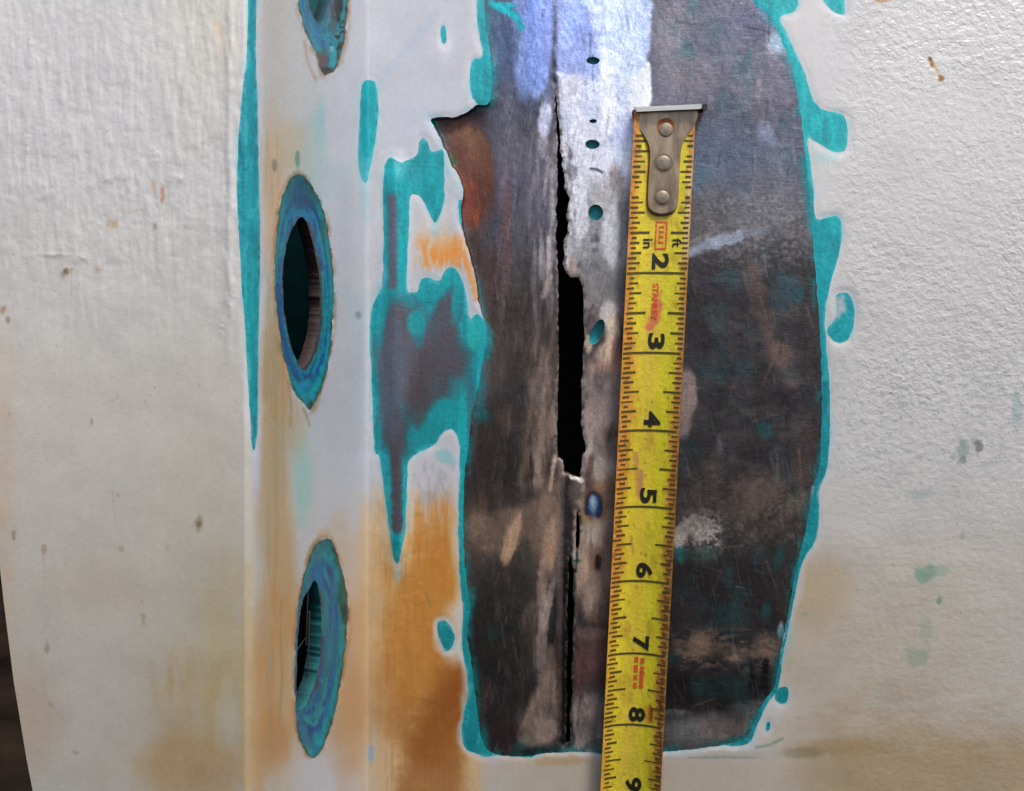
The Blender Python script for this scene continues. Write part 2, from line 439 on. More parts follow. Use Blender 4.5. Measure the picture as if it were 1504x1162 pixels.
M_VOID = plain('dark_interior', (9, 13, 14), 0.95, 0, 0.3)  # near-black colour stands for the unlit hollow behind the crack
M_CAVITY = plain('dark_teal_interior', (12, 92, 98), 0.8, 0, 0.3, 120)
M_SOIL = plain('dark_soil', (34, 27, 22), 0.95, 0, 0.5, 6, 0.01)

M_SOIL.node_tree.nodes['Principled BSDF'].inputs['Specular IOR Level'].default_value = 0.0

# ------------------------------------------------------------------ painting of the coats (own colour, with some reflection, glare and shade painted in)
class Coat:
    def __init__(self, ids, base):
        self.u = PU[ids]; self.v = PV[ids]; self.ids = ids
        self.c = np.tile(rgb(*base), (len(ids), 1))
    def mix(self, color, m, idx=None):
        m = np.clip(m, 0, 1)[:, None]
        if idx is None: self.c = self.c * (1 - m) + rgb(*color) * m
        else: self.c[idx] = self.c[idx] * (1 - m) + rgb(*color) * m
    def near(self, x0, y0, x1, y1):
        return np.nonzero((self.u > x0) & (self.u < x1) & (self.v > y0) & (self.v < y1))[0]
    def blob(self, x, y, rx, ry, color, op=1.0, soft=0.8, ang=0, jag=0.35, sc=None, seed=0):
        R = max(rx, ry) * 1.7 + 4
        i = self.near(x - R, y - R, x + R, y + R)
        if len(i) == 0: return
        du, dv = self.u[i] - x, self.v[i] - y
        a = math.radians(ang); ca, sa = math.cos(a), math.sin(a)
        px = (du * ca + dv * sa) / rx; py = (-du * sa + dv * ca) / ry
        k = sc or max(4.0, min(rx, ry) * 0.7)
        d = np.sqrt(px * px + py * py) + jag * 2 * fbm(self.u[i] / k, self.v[i] / (k * 1.6), seed + int(x * 3 + y), 3)
        self.mix(color, op * sstep(1 + soft * 0.4, 1 - soft * 0.62, d), i)
    def poly(self, pts, color, op=1.0, soft=4.0, jag=2.5, sc=12, seed=0):
        d = Shape(pts, jag, sc, 100 + seed + int(pts[0][0]))(self.u, self.v)
        self.mix(color, op * sstep(soft, -soft, d))
    def stroke(self, pts, w, color, op=1.0, soft=0.7, jag=0.4, seed=0):
        pts = np.array(pts, float); x0, y0 = pts.min(0) - w * 2 - 4; x1, y1 = pts.max(0) + w * 2 + 4
        i = self.near(x0, y0, x1, y1)
        if len(i) == 0: return
        x, y = self.u[i], self.v[i]; best = np.full(len(i), 1e9)
        for a, b in zip(pts[:-1], pts[1:]):
            e = b - a; t = np.clip(((x - a[0]) * e[0] + (y - a[1]) * e[1]) / (e @ e + 1e-9), 0, 1)
            best = np.minimum(best, np.hypot(x - a[0] - t * e[0], y - a[1] - t * e[1]))
        k = max(3.0, w * 0.8)
        d = best / w + jag * 2 * fbm(x / k, y / k, seed + int(pts[0, 0] + pts[0, 1]), 3)
        self.mix(color, op * sstep(1.2, 1 - soft, d), i)
    def streak(self, x0, y0, x1, y1, color, op=1.0, sx=4.0, sy=50.0, thr=0.0, wid=0.2, feather=20, seed=0):
        i = self.near(x0 - feather, y0 - feather, x1 + feather, y1 + feather)
        if len(i) == 0: return
        x, y = self.u[i], self.v[i]
        n = fbm(x / sx, y / sy, seed + 300, 3)
        m = sstep(thr - wid, thr + wid, n)
        m *= sstep(x0 - feather, x0 + feather, x) * sstep(x1 + feather, x1 - feather, x)
        m *= sstep(y0 - feather, y0 + feather, y) * sstep(y1 + feather, y1 - feather, y)
        self.mix(color, op * m, i)
    def grain(self, amp, sx, sy, seed, o=3):
        self.c = np.clip(self.c * (1 + amp * 2 * fbm(self.u / sx, self.v / sy, seed, o))[:, None], 0, 1)

def compact(tris):
    ids, inv = np.unique(tris, return_inverse=True)
    return ids, inv.reshape(-1, 3)

# ---- white topcoat: stains, rust runs, dirt; upper right lightened for the stronger light
def paint_topcoat(ids):
    k = Coat(ids, (194, 193, 192)); u, v = k.u, k.v
    k.mix((197, 192, 182), .8 * sstep(420, 330, u) * sstep(150, 700, v)); k.mix((182, 185, 194), .9 * sstep(372, 400, u) * sstep(760, 700, u))
    k.mix((186, 180, 168), 0.65 * sstep(500, 1000, v) * sstep(375, 300, u))
    k.mix((181, 173, 153), 0.6 * gauss(u, 300, 80) * sstep(420, 1000, v))
    k.mix((198, 194, 180), 0.6 * gauss(u, 305, 70) * sstep(320, 0, v))
    sd_ = sstep(358, 404, u) * sstep(556, 510, u)
    k.mix((178, 172, 158), 0.75 * sd_ * gauss(u, 400, 42))
    k.mix((178, 184, 178), 0.4 * sd_ * gauss(u, 455, 40) * sstep(350, 100, v))
    # side panel: beige run below and beside the holes
    for a in ((400, 280, 16, 110, (196, 168, 132), .75), (412, 330, 9, 70, (205, 165, 122), .6), (425, 215, 28, 40, (186, 172, 138), .6),
              (402, 560, 22, 130, (172, 150, 112), .8), (398, 700, 26, 130, (176, 155, 122), .85), (436, 640, 16, 40, (176, 156, 118), .7),
              (415, 860, 22, 150, (180, 152, 114), .85), (400, 960, 24, 120, (186, 150, 104), .7), (424, 1000, 10, 130, (178, 158, 120), .6),
              (402, 1080, 26, 50, (176, 130, 82), .8), (510, 1060, 34, 90, (178, 150, 118), .75), (498, 800, 20, 60, (186, 170, 150), .6)):
        k.blob(a[0], a[1], a[2], a[3], a[4], a[5], 0.95, jag=0.25)
    k.streak(385, 480, 440, 620, (186, 142, 92), .5, 5, 60, 0.05, .15, 16, 3)
    k.streak(385, 850, 440, 1110, (190, 142, 84), .55, 6, 70, 0.03, .15, 18, 4)
    k.streak(385, 200, 420, 1110, (150, 134, 104), .35, 4, 110, 0.08, .12, 12, 5)
    k.blob(470, 190, 9, 48, (120, 185, 190), .65, 1.0); k.blob(462, 230, 22, 100, (160, 180, 176), .5, 1.0)
    k.blob(445, 712, 13, 60, (120, 186, 182), .7, 1.0); k.blob(448, 690, 24, 80, (168, 184, 180), .5, 1.0)
    k.blob(437, 234, 4, 14, (92, 134, 108), .8, .6); k.blob(403, 243, 4, 9, (124, 116, 96), .7, .7)
    k.blob(526, 462, 5, 6, (120, 122, 130), .6, .7)
    k.stroke([(414, 880), (412, 930), (414, 985), (411, 1060)], 2.5, (128, 116, 88), .3)
    k.stroke([(424, 560), (428, 600), (426, 625)], 3, (150, 112, 66), .45); k.stroke([(446, 600), (455, 626)], 2.5, (160, 106, 58), .45)
    k.stroke([(408, 430), (408, 520)], 4, (160, 146, 92), .6); k.stroke([(447, 60), (452, 92), (464, 118)], 3, (170, 120, 78), .45)
    k.blob(476, 782, 10, 8, (170, 140, 90), .4, .9)
    k.stroke([(449, 830), (456, 805), (470, 786)], 3.5, (168, 126, 72), .35)
    # back panel between the corner and the bare steel: rust runs
    lo = sstep(505, 585, u + 24 * fbm(u / 20, v / 70, 33)) * sstep(730, 690, u)
    k.mix((206, 170, 118), 0.85 * lo * sstep(690, 800, v + 60 * fbm(u / 12, v / 60, 21)))
    k.streak(552, 730, 676, 860, (200, 128, 50), .6, 5, 60, 0.02, .16, 26, 7)
    k.streak(600, 780, 680, 1000, (190, 122, 46), .4, 9, 90, -0.04, .14, 22, 8)
    k.blob(640, 880, 40, 130, (186, 118, 42), .75, .9, jag=.3); k.blob(600, 940, 50, 120, (186, 132, 62), .7, .9)
    k.blob(655, 1040, 44, 90, (146, 82, 32), .85, .9, 18, .3); k.blob(610, 1070, 40, 60, (158, 98, 42), .7, .9)
    k.blob(660, 1000, 26, 50, (138, 78, 30), .5, .9); k.blob(580, 1000, 36, 90, (176, 126, 72), .6, .9)
    k.streak(550, 720, 600, 850, (214, 186, 130), .6, 8, 22, 0.0, .15, 14, 9)
    k.streak(560, 700, 680, 1112, (226, 196, 148), .10, 9, 12, 0.12, .06, 10, 10)
    k.streak(560, 800, 680, 1160, (118, 66, 26), .16, 4, 70, 0.12, .1, 10, 11)
    k.blob(522, 990, 34, 160, (184, 142, 92), .6, 1, jag=.4); k.blob(540, 880, 22, 120, (196, 164, 116), .5, 1, jag=.4)
    k.poly([(585, 1180), (600, 1105), (640, 1030), (664, 992), (676, 1000), (676, 1180)], (142, 84, 34), .65, 16, 6); k.poly([(590, 860), (650, 830), (672, 880), (664, 980), (610, 1040), (575, 980)], (190, 128, 54), .5, 22, 6)
    k.mix((214, 208, 200), 0.75 * gauss(u, 668, 9 + 8 * noise(v / 18, v * 0, 3)) * sstep(870, 900, v) * sstep(990, 960, v))
    k.blob(640, 690, 36, 36, (190, 190, 196), .8, .6); k.blob(655, 672, 20, 10, (126, 178, 186), .7, .7, 30)
    k.streak(605, 680, 672, 740, (150, 150, 156), .4, 5, 14, 0.04, .1, 10, 12)
    k.blob(655, 368, 38, 22, (214, 160, 100), .85, .9, -18); k.streak(610, 345, 690, 395, (212, 136, 62), .85, 4, 22, -.02, .14, 10, 13)
    k.blob(640, 340, 30, 25, (206, 188, 165), .6, .9); k.stroke([(680, 372), (694, 412), (700, 440)], 6, (206, 130, 60), .8)
    k.blob(580, 290, 30, 80, (196, 192, 186), .4, 1)
    k.stroke([(560, 118), (600, 70), (640, 20)], 9, (172, 182, 198), .55); k.blob(655, 60, 12, 34, (206, 210, 224), .5, .9)
    k.streak(560, 150, 640, 225, (176, 184, 204), .5, 8, 60, .0, .2, 20, 14)
    k.blob(545, 1106, 5, 14, (140, 165, 195), .8, .5)
    k.stroke([(626, 870), (632, 890)], 2.5, (150, 124, 80), .7)
    # front panel marks
    for x, y, rx, ry, c in ((97, 400, 9, 8, (134, 108, 82)), (97, 398, 4, 4, (100, 76, 48)), (143, 397, 7, 6, (170, 140, 108)), (238, 284, 4, 13, (156, 100, 66)), (225, 272, 5, 9, (190, 150, 112)),
                            (166, 330, 8, 7, (168, 130, 88)), (228, 333, 3, 6, (150, 128, 102)), (291, 768, 8, 10, (122, 112, 82)), (292, 770, 5, 5, (98, 90, 60)), (20, 787, 5, 9, (140, 98, 74)),
                            (64, 806, 4, 9, (158, 128, 100)), (12, 470, 4, 6, (134, 112, 96)), (135, 619, 2.5, 6, (140, 134, 130)), (178, 807, 4, 6, (150, 134, 114)), (69, 952, 4, 9, (156, 120, 94)),
                            (246, 806, 3, 4, (150, 140, 128)), (210, 910, 4, 10, (166, 142, 110)), (74, 1034, 5, 6, (160, 140, 120)), (250, 1010, 6, 30, (174, 142, 100)), (173, 727, 3, 4, (158, 144, 128)),
                            (4, 455, 5, 6, (150, 100, 72)), (208, 883, 3, 4, (164, 144, 120)), (110, 1105, 6, 4, (160, 138, 112)), (327, 70, 6, 16, (200, 184, 160)), (318, 40, 10, 20, (206, 188, 164))):
        k.blob(x, y, rx * .9, ry * .9, c, .55, .9, jag=.8)
    for pts in (((64, 806), (65, 860)), ((60, 930), (70, 915), (72, 900)), ((105, 400), (104, 450)), ((215, 300), (219, 320)), ((60, 1000), (74, 1034), (95, 1060)), ((170, 770), (165, 720))):
        k.stroke(pts, 2.0, (176, 158, 138), .3)
    k.blob(150, 860, 90, 50, (184, 172, 158), .4, 1); k.blob(290, 1040, 80, 110, (182, 164, 130), .5, 1); k.blob(330, 960, 40, 140, (186, 170, 132), .6, 1)
    k.blob(290, 1130, 110, 50, (182, 146, 104), .6, 1); k.blob(40, 1050, 50, 80, (186, 162, 140), .5, 1); k.blob(340, 1060, 22, 50, (184, 184, 172), .5, 1)
    k.streak(225, 960, 362, 1150, (176, 138, 88), .2, 14, 60, .06, .14, 20, 15)
    k.mix((198, 160, 122), .5 * gauss(u, 5, 18) * sstep(350, 700, v) * (0.5 + fbm(u / 12, v / 30, 22)))
    k.blob(364, 1040, 11, 190, (190, 166, 122), .7, 1); k.blob(380, 1060, 13, 170, (186, 142, 92), .6, 1)
    # right-hand panel
    rt = np.maximum(sstep(1085, 1130 + 150 * sstep(960, 1060, v), u + 70 * fbm(u / 60, v / 60, 36) * sstep(960, 1060, v)), 0.35 * sstep(1085, 1130, v) * sstep(690, 760, u + 60 * fbm(u / 40, v / 30, 34)))
    k.mix((203, 203, 203), .7 * rt * sstep(420, 60, v))  # lighter towards the top: stronger light up there put into the colour
    k.mix((182, 166, 142), .8 * rt * sstep(760, 960, v + 70 * fbm(u / 120, v / 120, 23)) * sstep(1640, 1180, u))
    k.mix((182, 176, 164), .5 * rt * sstep(640, 860, v))
    k.mix((164, 136, 96), .6 * rt * sstep(1030, 1120, v + 40 * fbm(u / 70, v / 24, 24)))
    k.streak(1150, 1000, 1500, 1112, (146, 110, 64), .12, 34, 12, .06, .14, 24, 16)
    k.streak(1180, 760, 1480, 1080, (150, 136, 112), .12, 40, 5, .08, .12, 40, 17)
    k.blob(1200, 870, 50, 60, (182, 160, 128), .6, 1); k.blob(1240, 1096, 60, 14, (148, 120, 78), .35, 1); k.blob(1180, 1106, 36, 9, (118, 106, 74), .45, .9)
    k.streak(1200, 500, 1500, 720, (140, 152, 156), .4, 7, 4, .16, .06, 60, 18)
    for x, y, rx, ry, c, o in ((1358, 846, 18, 15, (122, 156, 134), .75), (1372, 838, 22, 8, (140, 164, 146), .5), (1380, 882, 4, 6, (120, 140, 124), .7), (1346, 962, 18, 16, (144, 158, 138), .6), (1360, 930, 10, 30, (150, 160, 144), .4),
                               (1412, 662, 10, 14, (140, 156, 148), .75), (1414, 676, 7, 5, (120, 130, 120), .7), (1437, 656, 7, 11, (120, 120, 122), .8), (1350, 725, 26, 8, (158, 166, 166), .5), (1414, 788, 4, 6, (150, 150, 142), .7), (1183, 902, 5, 5, (150, 160, 140), .6), (1494, 600, 8, 30, (150, 170, 172), .5)):
        k.blob(x, y, rx, ry, c, o, .5, jag=.6)
    k.stroke([(1367, 88), (1374, 100), (1384, 118)], 2.2, (196, 158, 104), .9); k.blob(1366, 87, 3.5, 4, (112, 92, 66), .9, .6); k.blob(1382, 115, 5, 5, (136, 100, 58), .9, .6); k.blob(1369, 94, 3, 5, (170, 110, 62), .9, .6)
    k.blob(1295, 0, 12, 4, (190, 140, 96), .8, .7)
    k.stroke([(1010, 1113), (1060, 1112), (1110, 1113)], 1.6, (70, 120, 112), .8); k.stroke([(1150, 1085), (1128, 1095), (1110, 1098)], 3, (110, 138, 120), .6)
    k.blob(820, 1116, 60, 9, (176, 150, 112), .7, .9); k.blob(1060, 1110, 90, 8, (170, 164, 158), .6, 1)
    # feathered clean edge where the topcoat was sanded back
    dw = d_worn[ids]; wd = 3 + 9 * noise(u / 25, v / 25, 25)
    clean = sstep(1.6 * wd, 0.3 * wd, dw) * (dw > -2)
    k.mix((200, 201, 208), (.15 + .6 * noise(u / 40, v / 50, 35)) * clean * (1 - .9 * gauss(u, 690, 16) * gauss(v, 400, 60)))
    wfe = 2 + 16 * noise(u / 22, v / 34, 38) ** 2
    k.mix((140, 188, 198), .6 * sstep(wfe, 0.0, dw) * sstep(-.2, .12, fbm(u / 6, v / 14, 39)) * sstep(-1, .3, dw) * (1 - .8 * sstep(620, 680, u) * sstep(345, 360, v) * sstep(460, 430, v)))
    k.blob(536, 292, 9, 36, (150, 188, 194), .6, 1); k.blob(640, 336, 8, 14, (150, 190, 196), .6, 1); k.blob(584, 840, 7, 18, (170, 186, 196), .6, 1); k.blob(375, 690, 7, 46, (184, 190, 202), .7, 1); k.blob(1212, 232, 26, 10, (160, 196, 200), .5, 1)
    k.mix((196, 198, 210), .8 * gauss(u, 378, 7) * sstep(780, 660, v) * sstep(560, 700, v))
    dr = d_ring[ids]
    k.mix((146, 108, 70), .7 * sstep(3 + 9 * noise(u / 14, v / 30, 37), 0, dr) * sstep(-.08, .12, fbm(u / 11, v / 30, 26)))
    k.mix((70, 90, 72), .6 * sstep(3, 0, dr) * sstep(.06, .12, fbm(u / 4, v / 6, 27)))
    # specks
    sp = fbm(u / 3.5, v / 4.5, 28, 2)
    k.mix((140, 126, 110), .5 * sstep(.36, .42, sp) * sstep(.45, .75, noise(u / 110, v / 110, 29)))
    k.grain(.02, 60, 60, 30); k.grain(.015, 8, 16, 31)
    peel_ = (0.05 + .75 * sstep(1180, 1300, u) * sstep(900, 350, v) * (.2 + 1.3 * noise(u / 110, v / 80, 32)) + .22 * sstep(1180, 1300, u)
             + .12 * sstep(340, 200, u) * sstep(500, 200, v)) * sstep(1, 14, dw)
    rough = .27 + .1 * sstep(500, 900, v) + .2 * gauss(u, 620, 60) * sstep(700, 800, v)
    mra = np.stack([np.zeros(len(u)), rough, np.clip(peel_, 0, 1)], 1)
    return k.c, mra

# ---- bare steel, with sky reflection and glints painted into its colour
def paint_steel(ids):
    k = Coat(ids, (62, 59, 59)); u, v = k.u, k.v
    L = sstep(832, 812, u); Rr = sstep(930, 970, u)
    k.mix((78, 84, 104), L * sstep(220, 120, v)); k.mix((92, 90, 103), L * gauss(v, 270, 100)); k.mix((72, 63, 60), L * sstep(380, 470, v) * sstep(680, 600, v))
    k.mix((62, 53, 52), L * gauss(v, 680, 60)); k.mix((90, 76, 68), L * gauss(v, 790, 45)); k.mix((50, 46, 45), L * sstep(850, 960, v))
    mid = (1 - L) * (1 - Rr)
    k.mix((172, 184, 216), mid * sstep(260, 120, v)); k.mix((196, 198, 208), mid * gauss(v, 240, 80)); k.mix((150, 150, 154), mid * gauss(v, 370, 50))  # blue-white at the top is sky reflection put into the steel's colour
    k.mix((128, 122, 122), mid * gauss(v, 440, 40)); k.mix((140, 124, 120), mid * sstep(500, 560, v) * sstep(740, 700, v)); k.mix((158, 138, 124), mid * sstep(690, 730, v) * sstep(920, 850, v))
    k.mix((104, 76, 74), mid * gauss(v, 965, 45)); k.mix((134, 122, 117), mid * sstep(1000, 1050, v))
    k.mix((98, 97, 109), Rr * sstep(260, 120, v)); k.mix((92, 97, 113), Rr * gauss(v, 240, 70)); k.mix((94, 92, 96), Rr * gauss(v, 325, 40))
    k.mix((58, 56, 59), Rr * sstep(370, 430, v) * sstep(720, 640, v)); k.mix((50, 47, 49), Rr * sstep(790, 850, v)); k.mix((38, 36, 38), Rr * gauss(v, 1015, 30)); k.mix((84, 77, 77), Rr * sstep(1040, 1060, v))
    B = k.blob
    # left strip: blue polish is painted sky reflection, pale streaks are painted glints
    B(776, 55, 24, 95, (140, 160, 214), .9, .6); B(790, 110, 14, 34, (150, 170, 220), .8, .7); B(764, 20, 14, 40, (130, 146, 190), .7, .8)
    B(740, 60, 22, 60, (66, 84, 116), .7, .9); B(728, 30, 10, 60, (70, 90, 112), .6, .8)
    k.stroke([(722, 6), (740, 14), (756, 22), (766, 40)], 6, (28, 150, 160), .9, .5); B(740, 8, 20, 5, (28, 160, 170), .8, .6)
    B(745, 185, 30, 50, (104, 102, 116), .6, 1); B(800, 175, 10, 34, (186, 188, 212), .9, .6, 6); B(797, 215, 8, 20, (150, 146, 150), .7, .7)
    for i in range(26):
        x = 780 + 34 * hashn(np.array(i), np.array(3), 5); y = 230 + 440 * hashn(np.array(i), np.array(7), 9)
        B(float(x), float(y), 4, 22, (150, 140, 138) if y < 480 else (128, 108, 98), .45, .8, 8)
    k.streak(778, 200, 818, 480, (142, 138, 146), .6, 5, 40, .04, .14, 10, 41)
    k.streak(770, 560, 818, 720, (146, 124, 110), .75, 6, 42, .02, .14, 12, 42)
    k.stroke([(806, 350), (805, 400)], 4, (170, 160, 158), .8); k.stroke([(808, 405), (798, 436)], 5, (176, 160, 150), .8); k.stroke([(812, 280), (812, 330)], 3, (160, 156, 160), .7)
    k.stroke([(800, 620), (790, 690)], 6, (156, 134, 116), .8); k.stroke([(815, 670), (808, 720)], 4, (196, 172, 150), .85); k.stroke([(812, 590), (810, 640)], 4, (150, 130, 118), .7); k.stroke([(775, 660), (762, 710)], 6, (120, 104, 92), .7)
    # rust in the peeled pit, darker just under the upper lip
    B(690, 250, 34, 90, (96, 58, 48), .95, .6, -8, .25); B(702, 215, 16, 40, (112, 78, 58), .85, .8, -24); B(680, 200, 34, 16, (116, 82, 64), .7, .8, 30); B(692, 300, 16, 42, (112, 58, 46), .8, .8)
    B(700, 318, 6, 12, (150, 80, 44), .6, .9); B(690, 275, 8, 8, (134, 72, 50), .6, .9); B(700, 175, 20, 14, (70, 52, 56), .8, .8); B(695, 365, 16, 30, (62, 44, 40), .8, .8); B(745, 330, 9, 90, (96, 66, 68), .6, .9)
    B(714, 250, 8, 50, (104, 66, 54), .6, .8); B(722, 420, 24, 60, (78, 58, 56), .7, .9); B(650, 182, 14, 5, (80, 60, 52), .7, .6, 10)
    B(637, 181, 5, 8, (24, 140, 130), .8, .6, -20); B(665, 235, 5, 12, (60, 110, 70), .6, .7, -30); B(676, 290, 4, 22, (50, 110, 100), .6, .7)
    # left strip, middle and lower part
    B(706, 560, 16, 50, (80, 98, 112), .7, .9); B(712, 612, 14, 10, (30, 130, 134), .8, .9); B(704, 600, 10, 22, (34, 118, 126), .6, .9); B(760, 580, 34, 26, (78, 82, 88), .5, 1)
    B(712, 500, 12, 30, (30, 140, 146), .7, .9); B(705, 740, 18, 30, (84, 62, 50), .5, 1); B(730, 680, 30, 50, (54, 48, 48), .7, 1)
    B(752, 780, 10, 34, (186, 150, 120), .9, .7, 18); B(745, 800, 6, 26, (210, 172, 142), .8, .8, 18); B(806, 760, 16, 60, (130, 108, 92), .85, .8); B(806, 800, 8, 30, (156, 126, 104), .7, .8); B(700, 770, 16, 20, (122, 100, 86), .7, .9)
    B(770, 820, 10, 30, (70, 72, 68), .7, .9, 10); B(796, 860, 8, 50, (140, 118, 106), .85, .7, 3); B(805, 890, 6, 40, (150, 132, 124), .8, .8, 12); B(775, 900, 8, 26, (104, 90, 82), .8, .8, 25); B(760, 860, 30, 40, (74, 66, 60), .7, 1)
    B(796, 950, 7, 50, (146, 132, 132), .9, .7, 4); B(802, 1000, 12, 40, (130, 112, 106), .85, .8, 14); B(796, 1030, 16, 36, (142, 120, 108), .8, .8, 18); B(808, 990, 4, 40, (176, 150, 130), .7, .7, 8); B(800, 1075, 22, 24, (160, 144, 134), .85, .8); B(770, 1060, 14, 20, (90, 82, 80), .8, .8)
    k.streak(782, 900, 816, 1090, (176, 152, 136), .45, 4, 46, .06, .14, 8, 43)
    B(725, 930, 12, 14, (40, 72, 72), .8, 1); B(720, 1000, 30, 40, (40, 36, 40), .7, 1); B(730, 1080, 40, 26, (52, 38, 42), .7, 1); B(708, 1090, 12, 28, (30, 116, 110), .7, .8); B(690, 880, 10, 22, (30, 124, 116), .7, .8); B(772, 1090, 20, 10, (44, 96, 88), .7, .8, -20)
    k.stroke([(836, 705), (833, 820), (831, 960), (829, 1085)], 10, (44, 39, 40), .95, .6, .3); k.stroke([(836, 838), (834, 940), (832, 1088)], 10, (16, 14, 15), 1, .5, .3); k.stroke([(815, 880), (812, 960), (808, 1040)], 3, (36, 33, 34), .7); k.stroke([(826, 700), (823, 900), (822, 1080)], 3.5, (88, 74, 70), .7, .6)
    k.stroke([(838, 840), (842, 880)], 4, (24, 92, 92), .7); B(845, 817, 5, 9, (170, 176, 176), .9, .5); B(848, 824, 6, 3, (30, 110, 100), .8, .6); B(842, 951, 5, 5, (30, 80, 72), .9, .5); B(840, 950, 2.5, 3, (130, 150, 146), .9, .6); B(836, 1085, 8, 16, (26, 60, 56), .8, .7)
    # strip right of the crack: blue and white at the top paint the sky's reflection
    k.stroke([(814, -60), (816, 60), (815, 100), (817, 138)], 4, (34, 34, 46), 1, .5, .35); k.stroke([(801, 64), (802, 110), (806, 150)], 5, (92, 98, 126), .85, .6); k.stroke([(808, 0), (806, 60)], 6, (120, 128, 178), .6, .9)
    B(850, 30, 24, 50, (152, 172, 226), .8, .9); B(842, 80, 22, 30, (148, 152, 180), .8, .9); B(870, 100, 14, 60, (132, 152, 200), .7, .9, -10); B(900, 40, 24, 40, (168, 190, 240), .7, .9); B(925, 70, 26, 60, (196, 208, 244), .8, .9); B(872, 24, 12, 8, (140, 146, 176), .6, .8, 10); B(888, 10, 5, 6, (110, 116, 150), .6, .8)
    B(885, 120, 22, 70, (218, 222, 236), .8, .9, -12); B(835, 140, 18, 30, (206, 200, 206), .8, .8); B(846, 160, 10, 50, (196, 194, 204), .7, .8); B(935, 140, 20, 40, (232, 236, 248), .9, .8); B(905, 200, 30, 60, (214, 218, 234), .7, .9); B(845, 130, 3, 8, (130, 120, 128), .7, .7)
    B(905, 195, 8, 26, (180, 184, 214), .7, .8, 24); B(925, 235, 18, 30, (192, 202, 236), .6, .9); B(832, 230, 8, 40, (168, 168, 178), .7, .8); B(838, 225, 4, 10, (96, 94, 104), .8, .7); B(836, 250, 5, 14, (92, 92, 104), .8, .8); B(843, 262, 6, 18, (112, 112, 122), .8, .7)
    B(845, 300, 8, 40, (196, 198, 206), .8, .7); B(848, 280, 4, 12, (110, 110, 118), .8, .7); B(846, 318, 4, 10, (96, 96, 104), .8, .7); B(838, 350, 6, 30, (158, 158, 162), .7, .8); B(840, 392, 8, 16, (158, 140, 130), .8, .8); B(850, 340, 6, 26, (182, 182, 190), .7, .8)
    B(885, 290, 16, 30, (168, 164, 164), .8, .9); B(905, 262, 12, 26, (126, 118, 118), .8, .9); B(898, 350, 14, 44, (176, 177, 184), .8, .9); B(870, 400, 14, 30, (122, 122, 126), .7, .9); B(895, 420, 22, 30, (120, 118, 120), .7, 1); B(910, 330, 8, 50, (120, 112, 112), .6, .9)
    Q = k.poly  # blue and white wedges at the top carry on the painted sky reflection
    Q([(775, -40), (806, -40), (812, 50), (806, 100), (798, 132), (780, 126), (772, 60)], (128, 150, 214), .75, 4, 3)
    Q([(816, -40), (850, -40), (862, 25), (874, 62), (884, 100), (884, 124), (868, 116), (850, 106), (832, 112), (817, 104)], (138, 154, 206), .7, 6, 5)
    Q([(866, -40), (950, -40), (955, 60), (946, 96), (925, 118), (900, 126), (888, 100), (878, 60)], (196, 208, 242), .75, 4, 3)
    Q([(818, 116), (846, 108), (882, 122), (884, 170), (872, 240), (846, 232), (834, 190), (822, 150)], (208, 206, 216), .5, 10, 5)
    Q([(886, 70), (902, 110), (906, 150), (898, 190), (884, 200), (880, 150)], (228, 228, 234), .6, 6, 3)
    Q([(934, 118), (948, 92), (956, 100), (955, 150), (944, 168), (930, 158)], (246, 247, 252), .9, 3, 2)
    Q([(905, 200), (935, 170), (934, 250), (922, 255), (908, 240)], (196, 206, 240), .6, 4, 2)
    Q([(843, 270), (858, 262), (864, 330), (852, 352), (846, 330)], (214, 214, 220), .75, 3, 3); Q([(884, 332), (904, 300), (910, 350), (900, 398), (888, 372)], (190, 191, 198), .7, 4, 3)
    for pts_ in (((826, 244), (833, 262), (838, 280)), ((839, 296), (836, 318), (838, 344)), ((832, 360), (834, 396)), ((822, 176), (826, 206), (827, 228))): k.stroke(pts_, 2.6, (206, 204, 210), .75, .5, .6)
    Q([(686, 764), (740, 750), (815, 733), (822, 800), (812, 850), (794, 832), (772, 788), (742, 816), (700, 802)], (122, 100, 86), .7, 7, 5)
    Q([(736, 822), (748, 780), (766, 752), (762, 790), (752, 818), (742, 832)], (196, 160, 130), .8, 4, 3); Q([(798, 790), (814, 760), (816, 812), (808, 840), (798, 826)], (166, 134, 112), .7, 4, 3)
    Q([(700, 850), (760, 832), (784, 880), (770, 1000), (740, 1060), (700, 1040)], (42, 40, 40), .4, 10, 6)
    Q([(760, 1082), (786, 1010), (800, 960), (816, 955), (818, 1060), (812, 1086), (780, 1096)], (142, 121, 109), .7, 5, 5); Q([(786, 960), (796, 880), (804, 876), (800, 950), (792, 985)], (150, 136, 134), .75, 3, 3)
    Q([(700, 620), (760, 560), (780, 600), (770, 700), (720, 740), (690, 720)], (50, 43, 42), .5, 12, 6); Q([(776, 560), (812, 540), (816, 640), (796, 700), (780, 660)], (124, 106, 96), .45, 7, 6)
    for x, y in ((873, 346), (872, 352), (876, 351), (873, 368), (871, 389), (876, 391), (852, 390)): B(x, y, 5, 5, (98, 98, 106), .75, .8, jag=.6)
    k.stroke([(868, 248), (876, 249), (884, 253)], 2.4, (82, 78, 82), .95, .5, .15); k.stroke([(866, 457), (871, 449)], 2.6, (90, 84, 86), .9, .5)
    B(895, 462, 14, 20, (206, 200, 198), .85, .7); B(900, 482, 10, 22, (226, 206, 184), .9, .7); B(890, 520, 14, 26, (214, 186, 164), .85, .8, 14); B(896, 500, 6, 30, (232, 206, 182), .8, .8, 10); B(864, 505, 6, 14, (206, 184, 164), .8, .7); B(885, 540, 20, 10, (190, 148, 132), .7, .9); B(905, 520, 8, 30, (170, 120, 104), .6, .9); B(866, 470, 8, 10, (84, 74, 76), .8, .7, 24)
